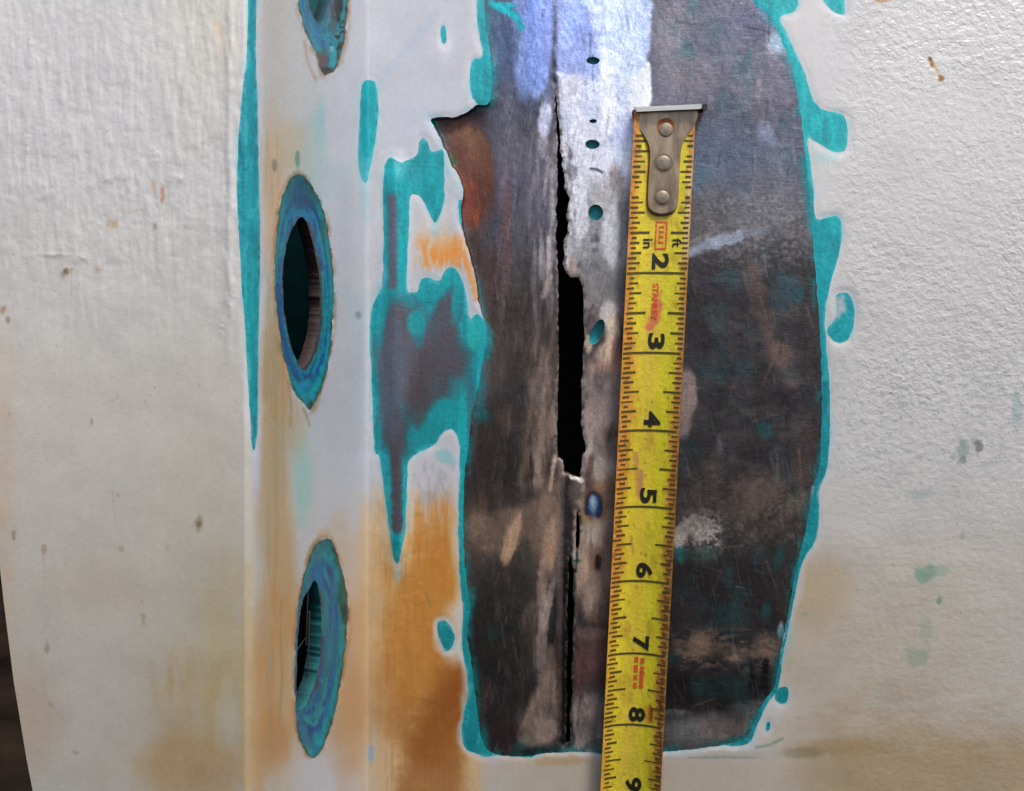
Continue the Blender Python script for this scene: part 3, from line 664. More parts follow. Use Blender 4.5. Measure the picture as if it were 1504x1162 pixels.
    B(880, 570, 24, 26, (124, 112, 112), .7, 1); B(885, 610, 22, 26, (154, 136, 132), .8, 1); B(896, 638, 10, 14, (112, 96, 84), .8, .8, 20); B(862, 580, 4, 8, (90, 80, 80), .7, .8); B(872, 640, 14, 30, (166, 150, 144), .8, .9); B(864, 660, 6, 16, (172, 160, 154), .8, .8)
    B(885, 690, 18, 24, (172, 160, 150), .85, .9); B(866, 690, 6, 22, (92, 72, 66), .8, .8, 10); B(884, 715, 20, 10, (146, 120, 94), .8, .9); B(866, 720, 8, 20, (80, 58, 74), .8, .8, 8); B(898, 730, 12, 30, (120, 98, 80), .8, .9)
    B(872, 745, 19, 31, (120, 84, 52), .8, .9, jag=.15); B(872, 744, 14, 24, (48, 30, 44), .95, .5, jag=.12); B(872, 743, 11, 19, (34, 62, 108), 1, .5, jag=.12); B(871, 740, 7, 14, (96, 130, 158), 1, .7, jag=.12); B(870, 736, 3.5, 9, (150, 168, 178), .9, .9, jag=.1); B(865, 762, 12, 6, (176, 140, 84), .5, .9)
    B(872, 782, 18, 18, (168, 156, 144), .8, .9); B(892, 800, 14, 24, (150, 128, 110), .8, .9); B(860, 830, 8, 20, (180, 150, 128), .7, .9); B(878, 826, 12, 24, (134, 98, 80), .8, .8); B(879, 826, 5.5, 13, (44, 28, 26), .95, .6); B(868, 808, 4, 12, (120, 88, 74), .7, .8)
    B(870, 870, 20, 30, (160, 134, 118), .8, 1); B(864, 890, 8, 24, (172, 146, 132), .7, .9); B(880, 905, 18, 12, (116, 92, 80), .8, .9); B(870, 930, 24, 10, (140, 112, 104), .7, .9); B(856, 980, 14, 26, (86, 56, 56), .8, .9); B(876, 965, 18, 20, (116, 84, 84), .7, .9)
    B(850, 1015, 10, 12, (92, 66, 64), .7, .9); B(868, 1040, 24, 16, (138, 124, 118), .7, 1); k.streak(844, 1020, 884, 1100, (160, 148, 142), .6, 7, 18, .02, .15, 10, 44); B(872, 1094, 16, 8, (70, 104, 98), .6, .8, -20)
    B(845, 720, 10, 34, (96, 84, 80), .8, .8); B(838, 688, 7, 6, (190, 186, 182), .6, .6)
    k.stroke([(840, 700), (848, 701), (853, 706)], 4.5, (226, 220, 214), 1, .4, .2); k.stroke([(822, 672), (828, 676)], 2.5, (190, 186, 184), .9, .4, .1)
    k.stroke([(850, 760), (848, 800), (846, 840)], 2, (40, 34, 34), .8, .6, .2)
    # field right of the tape
    B(990, 60, 34, 60, (116, 112, 118), .7, 1); B(1060, 60, 50, 60, (86, 90, 108), .6, 1); B(1140, 62, 16, 22, (158, 172, 190), .8, .9); B(1110, 30, 40, 30, (84, 86, 112), .6, 1); B(1020, 110, 40, 30, (112, 106, 112), .6, 1); B(1110, 140, 24, 30, (98, 92, 102), .6, 1); B(1115, 130, 5, 20, (130, 124, 128), .6, .9)
    B(1100, 85, 6, 14, (69, 96, 107), .7, .9, jag=.75); B(1010, 75, 14, 12, (77, 95, 101), .5, .9, jag=.75); B(1065, 150, 14, 20, (71, 88, 99), .6, .9, jag=.75); B(1125, 195, 12, 20, (132, 138, 160), .7, .9, -15); B(1160, 180, 16, 60, (92, 90, 106), .5, 1)
    B(1060, 220, 60, 50, (88, 96, 118), .6, 1); B(1130, 290, 50, 50, (104, 104, 112), .7, 1); B(1030, 260, 20, 20, (80, 104, 118), .6, 1); B(1050, 310, 6, 10, (56, 95, 99), .6, .9, jag=.75); B(1035, 320, 40, 24, (84, 80, 82), .7, 1)
    k.streak(1030, 280, 1190, 390, (136, 132, 134), .55, 5, 4, .06, .12, 30, 45); k.streak(1020, 700, 1190, 800, (126, 108, 98), .5, 5, 4, .06, .12, 30, 46)
    k.stroke([(1002, 378), (1030, 362), (1060, 354), (1084, 347)], 10, (150, 158, 176), .9, .5, .5); k.stroke([(1090, 344), (1120, 338)], 7, (128, 132, 142), .6, .7, .7); k.stroke([(990, 365), (1040, 345)], 4, (140, 136, 120), .5, .7)
    B(1068, 410, 14, 22, (51, 84, 89), .7, 1, jag=.75); B(1060, 540, 34, 24, (57, 72, 78), .75, 1, jag=.75); B(1060, 556, 10, 10, (48, 85, 89), .6, .9, jag=.75); B(1125, 632, 13, 14, (44, 90, 95), .85, .9, 30, jag=.75); B(1148, 430, 26, 34, (60, 84, 92), .6, 1); B(1175, 430, 8, 14, (48, 88, 92), .7, .9, jag=.75); B(1108, 500, 16, 30, (58, 58, 66), .5, 1)
    k.stroke([(1108, 400), (1118, 450), (1134, 510), (1160, 560)], 16, (98, 80, 76), .75, .9); B(1150, 520, 20, 18, (106, 86, 80), .6, 1); k.stroke([(1100, 370), (1108, 460)], 7, (84, 72, 70), .6, .9)
    B(1008, 580, 16, 40, (136, 120, 116), .95, .35, jag=.2); B(1002, 625, 12, 26, (132, 118, 116), .9, .5, jag=.2); B(1010, 660, 20, 16, (53, 73, 75), .6, 1, jag=.75); B(1040, 420, 40, 50, (52, 46, 52), .6, 1); B(1045, 480, 40, 30, (56, 48, 52), .6, 1)
    B(1057, 655, 5, 16, (112, 110, 122), .7, .8); B(1180, 660, 20, 60, (80, 66, 64), .6, 1); B(1155, 590, 30, 20, (44, 40, 44), .7, 1); B(1050, 690, 14, 40, (84, 72, 68), .6, 1)
    B(1120, 722, 40, 26, (104, 88, 80), .8, 1); B(1180, 742, 26, 20, (120, 100, 86), .85, 1); B(1090, 750, 40, 16, (98, 84, 76), .7, 1); B(1020, 730, 30, 20, (86, 76, 74), .7, 1); B(1140, 770, 40, 14, (70, 62, 60), .7, 1)
    B(1025, 776, 28, 26, (140, 132, 126), .9, .9, jag=.7, sc=6); B(996, 790, 12, 20, (170, 156, 152), .9, .7); k.streak(1000, 755, 1060, 815, (176, 170, 164), .7, 4, 4, .03, .08, 12, 47); B(1000, 816, 11, 11, (41, 96, 98), .9, .8, jag=.75); B(1030, 815, 26, 16, (64, 88, 84), .7, .9)
    B(1144, 820, 7, 20, (45, 85, 87), .75, .8, 14, jag=.75); B(1072, 850, 8, 24, (48, 77, 78), .7, .9, jag=.75); B(1110, 822, 5, 16, (51, 78, 80), .6, .9, jag=.75); B(1065, 910, 34, 30, (48, 71, 72), .75, 1, jag=.75); B(1125, 898, 8, 14, (46, 83, 83), .8, .9, jag=.75); B(1020, 850, 40, 24, (42, 39, 40), .8, 1); B(1150, 870, 14, 40, (66, 58, 54), .6, 1)
    B(1030, 950, 30, 18, (112, 92, 78), .85, 1); B(1080, 962, 24, 14, (98, 82, 72), .8, 1); B(1128, 948, 30, 18, (106, 88, 78), .85, 1); k.streak(990, 925, 1146, 985, (134, 110, 92), .55, 14, 6, .05, .1, 14, 48); B(1147, 925, 5, 12, (176, 174, 186), .8, .7)
    k.stroke([(1105, 978), (1105, 1004)], 6, (16, 15, 16), .8, .7); k.stroke([(1124, 972), (1122, 1010)], 7, (16, 15, 16), .85, .7); B(1010, 1010, 40, 24, (34, 32, 34), .8, 1); B(1060, 1010, 30, 20, (40, 58, 56), .5, 1)
    B(1100, 1040, 30, 12, (110, 104, 104), .7, 1, -10); B(1040, 1072, 80, 24, (124, 116, 114), .85, 1); B(990, 1046, 26, 5, (122, 116, 114), .7, .8); B(1090, 1070, 16, 12, (104, 92, 84), .7, .9); k.stroke([(1060, 1090), (1092, 1084), (1104, 1068)], 3, (40, 96, 92), .8)
    k.stroke([(1196, 716), (1190, 780)], 5, (176, 172, 184), .75, .6)
    # where primer is only just worn through
    ds = d_steel[ids]
    fringe_ = sstep(-14, -1, ds) * sstep(-.12, .12, fbm(u / 14, v / 30, 49)) * (1 - gauss(u, 670, 46) * sstep(150, 170, v) * sstep(450, 400, v))
    k.mix((34, 128, 132), .75 * fringe_)
    k.mix((44, 96, 100), .28 * Rr * sstep(.05, .30, fbm(u / 34, v / 46, 50)))
    k.grain(.10, 22, 60, 51); k.grain(.07, 3.5, 8, 52); k.grain(.10, 2.5, 2.5, 53, 2)
    rs_ = np.random.default_rng(11)
    for i in range(340):
        left_ = i % 2 == 0
        x = rs_.uniform(715, 815) if left_ else rs_.uniform(990, 1195); y = rs_.uniform(0, 1095)
        if i % 5 == 4: x = rs_.uniform(840, 935)
        a = rs_.normal(math.pi / 2 + .12, .16) if (left_ or x < 950) else rs_.choice([rs_.normal(.1, .25), rs_.normal(1.45, .2)])
        ln = rs_.uniform(10, 46); dx, dy = math.cos(a) * ln, math.sin(a) * ln
        top_ = y < 420
        lt = (150, 150, 160) if top_ else (136, 116, 102)
        k.stroke([(x, y), (x + dx, y + dy)], rs_.uniform(1.1, 2.4), lt if rs_.random() < .62 else (34, 31, 33), rs_.uniform(.08, .34), .6, .5, i)
    k.streak(690, 600, 820, 1095, (128, 106, 92), .22, 12, 60, .10, .12, 14, 61); k.streak(690, 200, 812, 560, (128, 122, 130), .18, 9, 50, .10, .12, 14, 62)
    k.streak(985, 430, 1200, 800, (112, 96, 88), .22, 30, 16, .08, .14, 20, 63); k.streak(985, 40, 1180, 420, (132, 132, 142), .16, 26, 18, .08, .14, 20, 64)
    k.streak(690, 430, 1200, 1090, (30, 27, 28), .22, 26, 50, .10, .14, 20, 65)
    edge = sstep(6, 1, d_crack[ids])
    k.mix((150, 138, 134), .5 * edge * sstep(-.05, .12, fbm(u / 4, v / 7, 54))); k.mix((40, 34, 34), .6 * edge * sstep(.0, .15, fbm(u / 5, v / 6, 55)))
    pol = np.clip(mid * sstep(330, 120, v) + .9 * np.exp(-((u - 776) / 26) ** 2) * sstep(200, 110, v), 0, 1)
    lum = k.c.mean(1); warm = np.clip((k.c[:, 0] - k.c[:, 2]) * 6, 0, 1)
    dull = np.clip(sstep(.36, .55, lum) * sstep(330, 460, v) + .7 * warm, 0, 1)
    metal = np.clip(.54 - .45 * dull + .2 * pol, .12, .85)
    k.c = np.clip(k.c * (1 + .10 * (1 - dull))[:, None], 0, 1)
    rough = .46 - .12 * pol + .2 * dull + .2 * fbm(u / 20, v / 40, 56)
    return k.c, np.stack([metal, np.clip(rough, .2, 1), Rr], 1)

# ---- teal primer
def paint_primer(ids):
    k = Coat(ids, (18, 156, 166)); u, v = k.u, k.v
    k.mix((30, 178, 182), sstep(1100, 1160, u) * sstep(420, 200, v)); k.mix((16, 128, 136), .7 * sstep(1100, 1180, u) * sstep(420, 640, v)); k.mix((24, 130, 132), .7 * sstep(780, 880, v))
    k.mix((30, 132, 148), .9 * sstep(395, 375, u) * sstep(100, 88, v)); k.mix((24, 138, 146), .5 * sstep(395, 380, u))
    k.mix((36, 120, 140), .4 * sstep(390, 384, u) * sstep(-.05, .1, fbm(u / 8, v / 70, 61)))
    k.mix((24, 146, 156), .5 * sstep(.0, .2, fbm(u / 7, v / 60, 62))); k.mix((16, 130, 142), .45 * sstep(.02, .2, fbm(u / 30, v / 40, 63)))
    k.mix((14, 112, 124), .35 * sstep(.04, .2, fbm(u / 12, v / 26, 68))); k.mix((60, 176, 184), .3 * sstep(.08, .2, fbm(u / 6, v / 24, 69)))
    B = k.blob; G1 = (94, 90, 102)
    # steel showing through the primer of the left patch
    k.stroke([(575, 290), (577, 330), (577, 420)], 9, (98, 100, 116), .95, .7, .2); B(596, 520, 46, 84, G1, .95, .45, 0, .2); B(640, 560, 40, 60, (84, 76, 84), .9, .6, 10, .25); B(655, 470, 22, 46, (88, 86, 96), .95, .6, 14, .2); B(575, 560, 22, 90, (92, 98, 114), .9, .6)
    k.stroke([(580, 610), (582, 700), (584, 776)], 10, (82, 72, 82), .95, .6, .2); B(583, 640, 24, 40, (78, 70, 80), .8, .8); B(612, 600, 20, 50, (76, 66, 72), .7, .9); B(690, 590, 10, 50, (70, 92, 104), .6, .9); B(660, 520, 30, 40, (86, 80, 90), .8, .8); B(570, 610, 18, 40, (86, 100, 116), .7, .9)
    # primer left standing inside it
    B(612, 474, 15, 24, (28, 148, 156), .95, .7); B(632, 430, 20, 14, (22, 146, 154), .9, .8); B(600, 440, 12, 14, (30, 132, 146), .7, .9); B(616, 500, 8, 12, (40, 128, 140), .6, .9); B(652, 410, 10, 20, (20, 150, 158), .8, .8); B(672, 440, 8, 36, (20, 146, 154), .8, .7, 8)
    B(655, 610, 26, 34, (20, 142, 150), .95, .6, 30); B(630, 640, 26, 20, (20, 138, 146), .95, .7, -20); B(606, 650, 10, 26, (22, 132, 138), .8, .8); B(680, 620, 7, 50, (22, 160, 164), .9, .7); B(696, 490, 14, 22, (34, 164, 166), .9, .7); B(668, 570, 12, 20, (40, 128, 138), .6, .9); B(556, 640, 6, 26, (24, 134, 140), .8, .8)
    k.stroke([(592, 250), (598, 330), (594, 410)], 5, (18, 150, 160), .7, .8); B(560, 470, 8, 60, (24, 146, 156), .7, .8, 6); B(612, 262, 5, 40, (44, 150, 164), .5, .9)
    B(1230, 452, 12, 20, (176, 178, 184), .9, .6, 20); B(536, 248, 10, 20, (70, 170, 180), .6, .9)
    B(1210, 700, 7, 16, (20, 130, 134), .5, .9); B(1206, 725, 6, 14, (160, 172, 184), .7, .7); B(1149, 930, 5, 12, (176, 180, 190), .8, .6)
    dp = d_prim[ids]
    wf = 2 + 9 * noise(u / 16, v / 22, 66) ** 2
    k.mix((130, 190, 198), .5 * sstep(-wf, 0, dp) * sstep(-.15, .1, fbm(u / 5, v / 9, 67)))

    k.grain(.05, 6, 40, 64); k.grain(.04, 3, 3, 65)
    dark = np.clip(1 - (k.c[:, 1] - .38) / .2, 0, 1)
    return k.c, np.stack([.25 * dark, .46 + .06 * dark, np.zeros(len(u))], 1)

# ---- rings of paint layers round the holes
def paint_ring(ids, which):
    outer, inner = HOLES[which]
    k = Coat(ids, (22, 132, 150)); u, v = k.u, k.v
    do = -outer(u, v); di = inner(u, v)
    t = do / (do + np.maximum(di, 0) + 1e-6)
    t = t + .20 * fbm(u / 7, v / 60, 70 + which, 3)
    bands = [(-.2, (40, 104, 82)), (.06, (26, 128, 132)), (.16, (18, 146, 156)), (.27, (16, 140, 160)), (.32, (12, 96, 154)), (.43, (14, 82, 144)), (.48, (18, 146, 164)), (.58, (22, 150, 170)), (.63, (16, 84, 146)), (.72, (14, 108, 166)), (.78, (14, 132, 178)), (.90, (86, 92, 110)), (1.1, (70, 80, 86))]
    xs = [b[0] for b in bands]
    for ch in range(3):
        k.c[:, ch] = np.interp(t, xs, [b[1][ch] / 255 for b in bands])
    k.mix((14, 74, 132), .4 * sstep(.0, .14, fbm(u / 6, v / 26, 76)) * sstep(.2, .4, t)); k.mix((20, 150, 160), .6 * sstep(.04, .16, fbm(u / 7, v / 22, 77)))
    B = k.blob
    if which == 0:
        B(488, 60, 14, 60, (26, 150, 160), .7, .8); k.mix((14, 16, 18), .9 * sstep(.06, .10, fbm(u / 7, v / 11, 78)) * sstep(478, 492, u)); B(472, 92, 12, 20, (98, 70, 72), .9, .7); B(490, 20, 6, 30, (90, 84, 84), .7, .7); B(497, 8, 7, 14, (10, 12, 14), .9, .6); B(478, 104, 10, 5, (16, 18, 18), .9, .6); B(487, 72, 3.5, 5, (130, 190, 200), .9, .5); B(464, 96, 4, 20, (190, 180, 160), .8, .6); B(456, 44, 18, 30, (34, 126, 158), .7, .9)
    elif which == 1:
        B(440, 288, 22, 24, (48, 92, 124), .8, .8); B(448, 298, 18, 10, (42, 74, 118), .7, .8, 30); B(441, 318, 20, 8, (30, 128, 178), .9, .7); k.stroke([(408, 420), (412, 480), (424, 530), (440, 560)], 5, (40, 78, 140), .8, .7); k.stroke([(484, 350), (487, 420), (485, 480)], 5, (34, 140, 148), .8, .7)
        k.stroke([(466, 380), (474, 430), (472, 480), (462, 520), (450, 540)], 5, (72, 60, 64), .9, .6, .4); k.stroke([(474, 400), (476, 470), (468, 515), (452, 545)], 2.6, (28, 160, 164), .7, .6, .5); B(446, 566, 12, 7, (34, 150, 186), .85, .7); B(454, 585, 10, 9, (24, 138, 158), .8, .8); k.stroke([(446, 556), (460, 552)], 3, (48, 84, 140), .8); B(476, 334, 5, 22, (46, 122, 104), .7, .7)
    else:
        k.stroke([(486, 850), (492, 920), (488, 990), (478, 1050)], 5, (26, 112, 160), .85, .7); k.stroke([(478, 870), (482, 930), (479, 990), (466, 1050)], 4, (40, 134, 138), .8, .7); B(503, 870, 6, 34, (34, 104, 86), .85, .6); B(505, 900, 4, 16, (34, 50, 44), .7, .6); B(474, 810, 14, 14, (30, 140, 156), .8, .8); k.stroke([(438, 1060), (452, 1090), (464, 1098)], 7, (34, 116, 156), .8, .8); k.stroke([(446, 1056), (462, 1066), (474, 1040)], 3, (40, 164, 164), .8, .6); B(466, 845, 12, 22, (28, 116, 170), .8, .8); k.stroke([(440, 900), (437, 980)], 3, (40, 132, 176), .8)
        B(495, 960, 4, 40, (30, 118, 120), .6, .8)
    ins = sstep(.86, 1.0, t)
    k.mix((58, 46, 44), .6 * ins * sstep(-.05, .1, fbm(u / 4, v / 12, 79)))
    rag = sstep(.14, .0, t + .14 * fbm(u / 4, v / 8, 86))
    k.mix((52, 62, 44), .75 * rag * sstep(-.1, .1, fbm(u / 6, v / 10, 87))); k.mix((92, 62, 40), .7 * rag * sstep(.02, .14, fbm(u / 5, v / 9, 88)))
    k.c *= .88
    k.grain(.10, 4, 16, 80 + which); k.grain(.07, 2.5, 4, 84)
    return k.c, np.stack([.05 + 0 * u, .42 + 0 * u, 0 * u], 1)

def build(name, tris, painter, mat, parent, label=None, extra_tris=None):
    ids, t = compact(tris)
    c, m = painter(ids)
    o = mesh_obj(name, P3[ids], t, mat, parent, col=c, mra=m, normals=N3[ids])
    if label: o['label'] = label
    return o
def walls(segs, offset_vec, steps=1, jit=0.0):
    """A band of wall going inward from a cut edge."""
    ids, s = np.unique(segs, return_inverse=True); s = s.reshape(-1, 2)
    n = len(ids); rows = []
    for k in range(steps + 1):
        f = k / steps
        j = jit * (noise(PU[ids] / 4, PV[ids] / 4 + 9 * k, 90) - .5)[:, None] * f
        rows.append(P3[ids] + offset_vec * (f + j))
    tris = []
    for k in range(steps):
        a = s[:, 0] + k * n; b = s[:, 1] + k * n; c = s[:, 1] + (k + 1) * n; d = s[:, 0] + (k + 1) * n
        tris += [np.stack([a, b, c], 1), np.stack([a, c, d], 1)]
    return np.concatenate(rows), np.concatenate(tris), np.tile(ids, steps + 1)

# ------------------------------------------------------------------ ground
gb = bmesh.new()
bmesh.ops.create_grid(gb, x_segments=8, y_segments=8, size=60)
gm = bpy.data.meshes.new('ground'); gb.to_mesh(gm); gb.free(); gm.materials.append(M_SOIL)
ground = bpy.data.objects.new('ground', gm); COL.objects.link(ground); tag(ground, 'dark brown soil far below the casing', 'ground', 'structure')

# ------------------------------------------------------------------ the casing
casing_loc = np.array([0, 0.0, float(P3[:, 2].min())])
casing = empty('steel_casing', casing_loc.tolist())
ORIGIN[casing.name] = casing_loc
tag(casing, 'white painted steel casing with bolt holes and a ground bare patch split by a crack', 'steel casing')
cp, sp = math.cos(PITCH), math.sin(PITCH)
front = build('front_panel', front_tris, paint_topcoat, M_PAINT, casing, 'white brush-painted panel nearest the viewer with small rust spots')
side = build('side_panel', side_tris, paint_topcoat, M_PAINT, casing, 'beige stained narrow panel with a column of bolt holes')
back = build('back_panel', back_tris, paint_topcoat, M_PAINT, casing, 'white pebbled panel with brown stains and orange rust runs')
for o_, p_ in ((front, casing), (side, casing), (back, casing)): ORIGIN[o_.name] = casing_loc
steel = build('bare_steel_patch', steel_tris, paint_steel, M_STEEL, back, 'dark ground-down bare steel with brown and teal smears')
ORIGIN[steel.name] = casing_loc
plabels = ['teal primer fringe round the bare steel', 'large teal primer patch with grey steel worn through', 'long teal strip worn along the panel edge', 'tall teal primer patch near the panel corner', 'tiny teal primer chip', 'small teal primer patch in the orange rust', 'round teal primer patch with a white smear', 'teal primer chip at the top edge', 'small teal primer chip low on the right', 'tiny teal primer dot low on the right']
for (nm, shp), t_, lb in zip(PRIMER, primer_tris, plabels):
    par = front if nm == 'edge' else back
    build('primer_fringe' if nm == 'fringe' else 'primer_patch', t_, paint_primer, M_PRIMER, par, lb)

# free left edge of the front panel: the sheet turns back
wv, wt, wid_ = walls(seg_sil, np.array([0.004, 0.045, 0.0]), 3)
mesh_obj('panel_edge', wv, wt[:, ::-1], plain('edge_paint', (176, 170, 160), .5), front)

# holes: rings of paint, plate thickness, dark room behind
in_dir = np.array([-0.93, 0.36, 0.0])
hl = ['ragged blue and teal paint ring at the top', 'blue and teal paint ring with a rusty inner lip', 'blue and teal paint ring around the lowest hole']
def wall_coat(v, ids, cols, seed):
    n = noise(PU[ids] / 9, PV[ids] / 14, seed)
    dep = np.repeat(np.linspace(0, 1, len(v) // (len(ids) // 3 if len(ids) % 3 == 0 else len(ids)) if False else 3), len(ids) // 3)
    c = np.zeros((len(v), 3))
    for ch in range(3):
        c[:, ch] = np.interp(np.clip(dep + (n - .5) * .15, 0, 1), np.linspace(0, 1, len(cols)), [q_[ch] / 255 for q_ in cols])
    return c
for k in range(3):
    ring = build('hole_rim', ring_tris[k], lambda ids, k=k: paint_ring(ids, k), M_PRIMER, side, hl[k])
    ORIGIN[ring.name] = casing_loc
    wv, wt, wi = walls(seg_hole[k], in_dir * (0.0034, 0.0036, 0.0048)[k], 2, .05)
    cc = wall_coat(wv, wi, [[(22, 84, 100), (14, 54, 64), (8, 26, 30)], [(66, 62, 62), (54, 40, 37), (28, 23, 22)], [(24, 108, 112), (12, 70, 76), (6, 40, 44)]][k], 91 + k)  # colours darken inward, putting the hole's shade into its wall
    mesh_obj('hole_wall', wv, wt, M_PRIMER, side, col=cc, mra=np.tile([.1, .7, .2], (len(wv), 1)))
def sheet(u0, u1, v0, v1, n, m, shift):
    uu, vv = np.meshgrid(np.linspace(u0, u1, n), np.linspace(v0, v1, m))
    p = point(uu.ravel(), vv.ravel()) + shift
    q_ = np.arange((m - 1) * n).reshape(m - 1, n)[:, :-1].ravel()
    return p, np.concatenate([np.stack([q_, q_ + n, q_ + n + 1], 1), np.stack([q_, q_ + n + 1, q_ + 1], 1)])
def lining(path, name, mat):
    """Upright sheet following a floor-plan path of (sideways, distance) points."""
    vv = np.linspace(-290, 1440, 40); path = np.array(path); n = len(path)
    rows = []
    for y in vv:
        x, d = path[:, 0], path[:, 1] / (1 - 8.4e-5 * (y - CV)) + 0.64 * ((CV - y) * S) ** 2
        z = (CV - y) / F * d
        rows.append(np.stack([CAM[0] + x, CAM[1] + cp * d + sp * z, CAM[2] - sp * d + cp * z], -1))
    p = np.concatenate(rows); m = len(vv)
    q_ = np.arange((m - 1) * n).reshape(m - 1, n)[:, :-1].ravel()
    return mesh_obj(name, p, np.concatenate([np.stack([q_, q_ + n, q_ + n + 1], 1), np.stack([q_, q_ + n + 1, q_ + 1], 1)]), mat, casing)
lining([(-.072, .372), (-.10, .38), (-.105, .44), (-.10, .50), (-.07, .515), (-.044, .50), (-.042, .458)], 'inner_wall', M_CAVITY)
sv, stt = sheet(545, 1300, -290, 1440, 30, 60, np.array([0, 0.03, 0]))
mesh_obj('inner_wall', sv, stt, M_VOID, casing)  # backing sheet, coloured near-black for the darkness behind the crack
# grey splinters caught in the lowest hole
def bar(p0, p1, r, name, mat, parent):
    p0, p1 = Vector(p0), Vector(p1); b = bmesh.new()
    ln = (p1 - p0).length
    g = bmesh.ops.create_cone(b, cap_ends=True, segments=5, radius1=r, radius2=r * .4, depth=ln)
    rot = (p1 - p0).to_track_quat('Z', 'Y')
    for vtx in b.verts: vtx.co = rot @ vtx.co + (p0 + p1) / 2
    b.verts.ensure_lookup_table()
    bmesh.ops.triangulate(b, faces=b.faces)
    vv = np.array([x.co[:] for x in b.verts]); ff = np.array([[x.index for x in f.verts] for f in b.faces]); b.free()
    return mesh_obj(name, vv, ff, mat, parent, smooth=False)
M_SPL = plain('grey_splinter', (74, 78, 80), .6, .3)
for (a, b, r) in (((463, 900), (467, 1005), .00028), ((441, 962), (464, 938), .00014), ((461, 870), (464, 950), .0003)):
    q0 = point(np.array([a[0]]), np.array([a[1]]))[0] + in_dir * .002; q1 = point(np.array([b[0]]), np.array([b[1]]))[0] + in_dir * .0035
    bar(q0, q1, r, 'metal_splinter', M_SPL, side)

# cracks: torn plate edge, its colour darkened inward to stand for shade
for k, sg in enumerate(seg_crack):
    wv, wt, wi = walls(sg, np.array([0, 0.0055, -.0006]), 2, .3)
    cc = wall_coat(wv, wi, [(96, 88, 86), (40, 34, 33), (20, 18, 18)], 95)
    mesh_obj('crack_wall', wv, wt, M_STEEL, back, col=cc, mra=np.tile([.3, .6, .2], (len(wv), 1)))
# drilled pits with primer at the bottom
for k, (t_, sg) in enumerate(zip(pit_tris, seg_pit)):
    dv = np.array([0, 0.0030, -.0003])
    wv, wt, wi = walls(sg, dv, 2)
    ids, tt = compact(t_)
    pv = np.concatenate([wv, P3[ids] + dv]); pt = np.concatenate([wt, tt + len(wv)])
    c1 = wall_coat(wv, wi, [(150, 150, 156), (110, 150, 156), (60, 150, 156)], 96)
    k2 = Coat(ids, (20, 140, 146)); k2.grain(.1, 5, 5, 97)
    mesh_obj('drill_hole', pv, pt, M_PRIMER, steel, col=np.concatenate([c1, k2.c]), mra=np.tile([.0, .5, 0], (len(pv), 1)))

# ------------------------------------------------------------------ tape measure
INCH_V = [162, 282, 400, 516.5, 630, 741.5, 850, 956, 1060, 1162, 1262, 1360]
def inch_v(i): return np.interp(i, np.arange(len(INCH_V)), INCH_V)
def tape_uv(i, t):
    v = inch_v(i)
    left = 929 - (v - 180) * 46.5 / 935; right = 1019.5 - (v - 180) * 50 / 935
    return left + t * (right - left), v
def tape_pt(i, t, up=0.0):
    i = np.asarray(i, float); t = np.asarray(t, float)
    u, v = tape_uv(i, t)
    curl = 0.0022 + 0.0042 * np.clip((t - .42) / .58, 0, 1.2) ** 2 * np.clip(.25 + i / 7, 0, 1) + 0.0026 * np.clip((.4 - t) / .4, 0, 1.2) ** 2
    p = point(u, v) 
    p[..., 1] -= curl + up
    return p
tape_loc = tape_pt(np.array([10.8]), np.array([.5]))[0]
tape = empty('tape_measure', tape_loc.tolist()); ORIGIN[tape.name] = tape_loc
tag(tape, 'yellow tape measure with rusted edges and riveted steel hook, held beside the crack', 'tape measure')
nI, nT = 1100, 72
ii, tt_ = np.meshgrid(np.linspace(0.05, 10.8, nI), np.linspace(0, 1, nT), indexing='ij')
bp_ = tape_pt(ii.ravel(), tt_.ravel()); bi, bt = ii.ravel(), tt_.ravel()
bu, bv = tape_uv(bi, bt)
class TapeCoat(Coat):
    def __init__(self, base):
        self.u, self.v = bu, bv; self.c = np.tile(rgb(*base), (len(bu), 1))
k = TapeCoat((208, 190, 46))
k.mix((206, 182, 66), .7 * gauss(bt, .45, .22) * (.6 + .8 * noise(bi * 2, bt * 0, 3))); k.mix((206, 204, 50), .5 * gauss(bt, .72, .14))
wl = .17 + .22 * noise(bi * 3.1, bt * 0, 5) * sstep(2.2, 3.2, bi) * sstep(6.6, 5.2, bi) + .03 * sstep(2, 3, bi)
rl = sstep(wl, wl * .35, bt + .10 * fbm(bu / 5, bv / 5, 6)) * (.9 - .45 * sstep(5.8, 7, bi))
k.mix((188, 116, 48), .95 * rl); k.mix((206, 160, 92), .6 * rl * sstep(0, .15, fbm(bu / 3, bv / 4, 7)))
wr = .13 + .12 * noise(bi * 2.7, bt * 0, 8) * sstep(2, 4, bi)
rr = sstep(1 - wr, 1 - wr * .35, bt + .08 * fbm(bu / 4, bv / 5, 9))
k.mix((188, 128, 72), .85 * rr); k.mix((150, 86, 40), .7 * rr * sstep(3.2, 5, bi) * sstep(-.05, .1, fbm(bu / 3, bv / 6, 10)))
k.mix((232, 214, 160), .75 * sstep(.88, .96, bt) * sstep(2.0, 1.6, bi) * sstep(.5, .9, bi)); k.mix((214, 160, 104), .8 * sstep(.955, .99, bt) * sstep(2.2, 1.8, bi)); k.mix((190, 128, 70), .8 * sstep(.08, .02, bt) * sstep(1.2, .6, bi))  # pale upper right edge is painted glare; the orange edges are rust
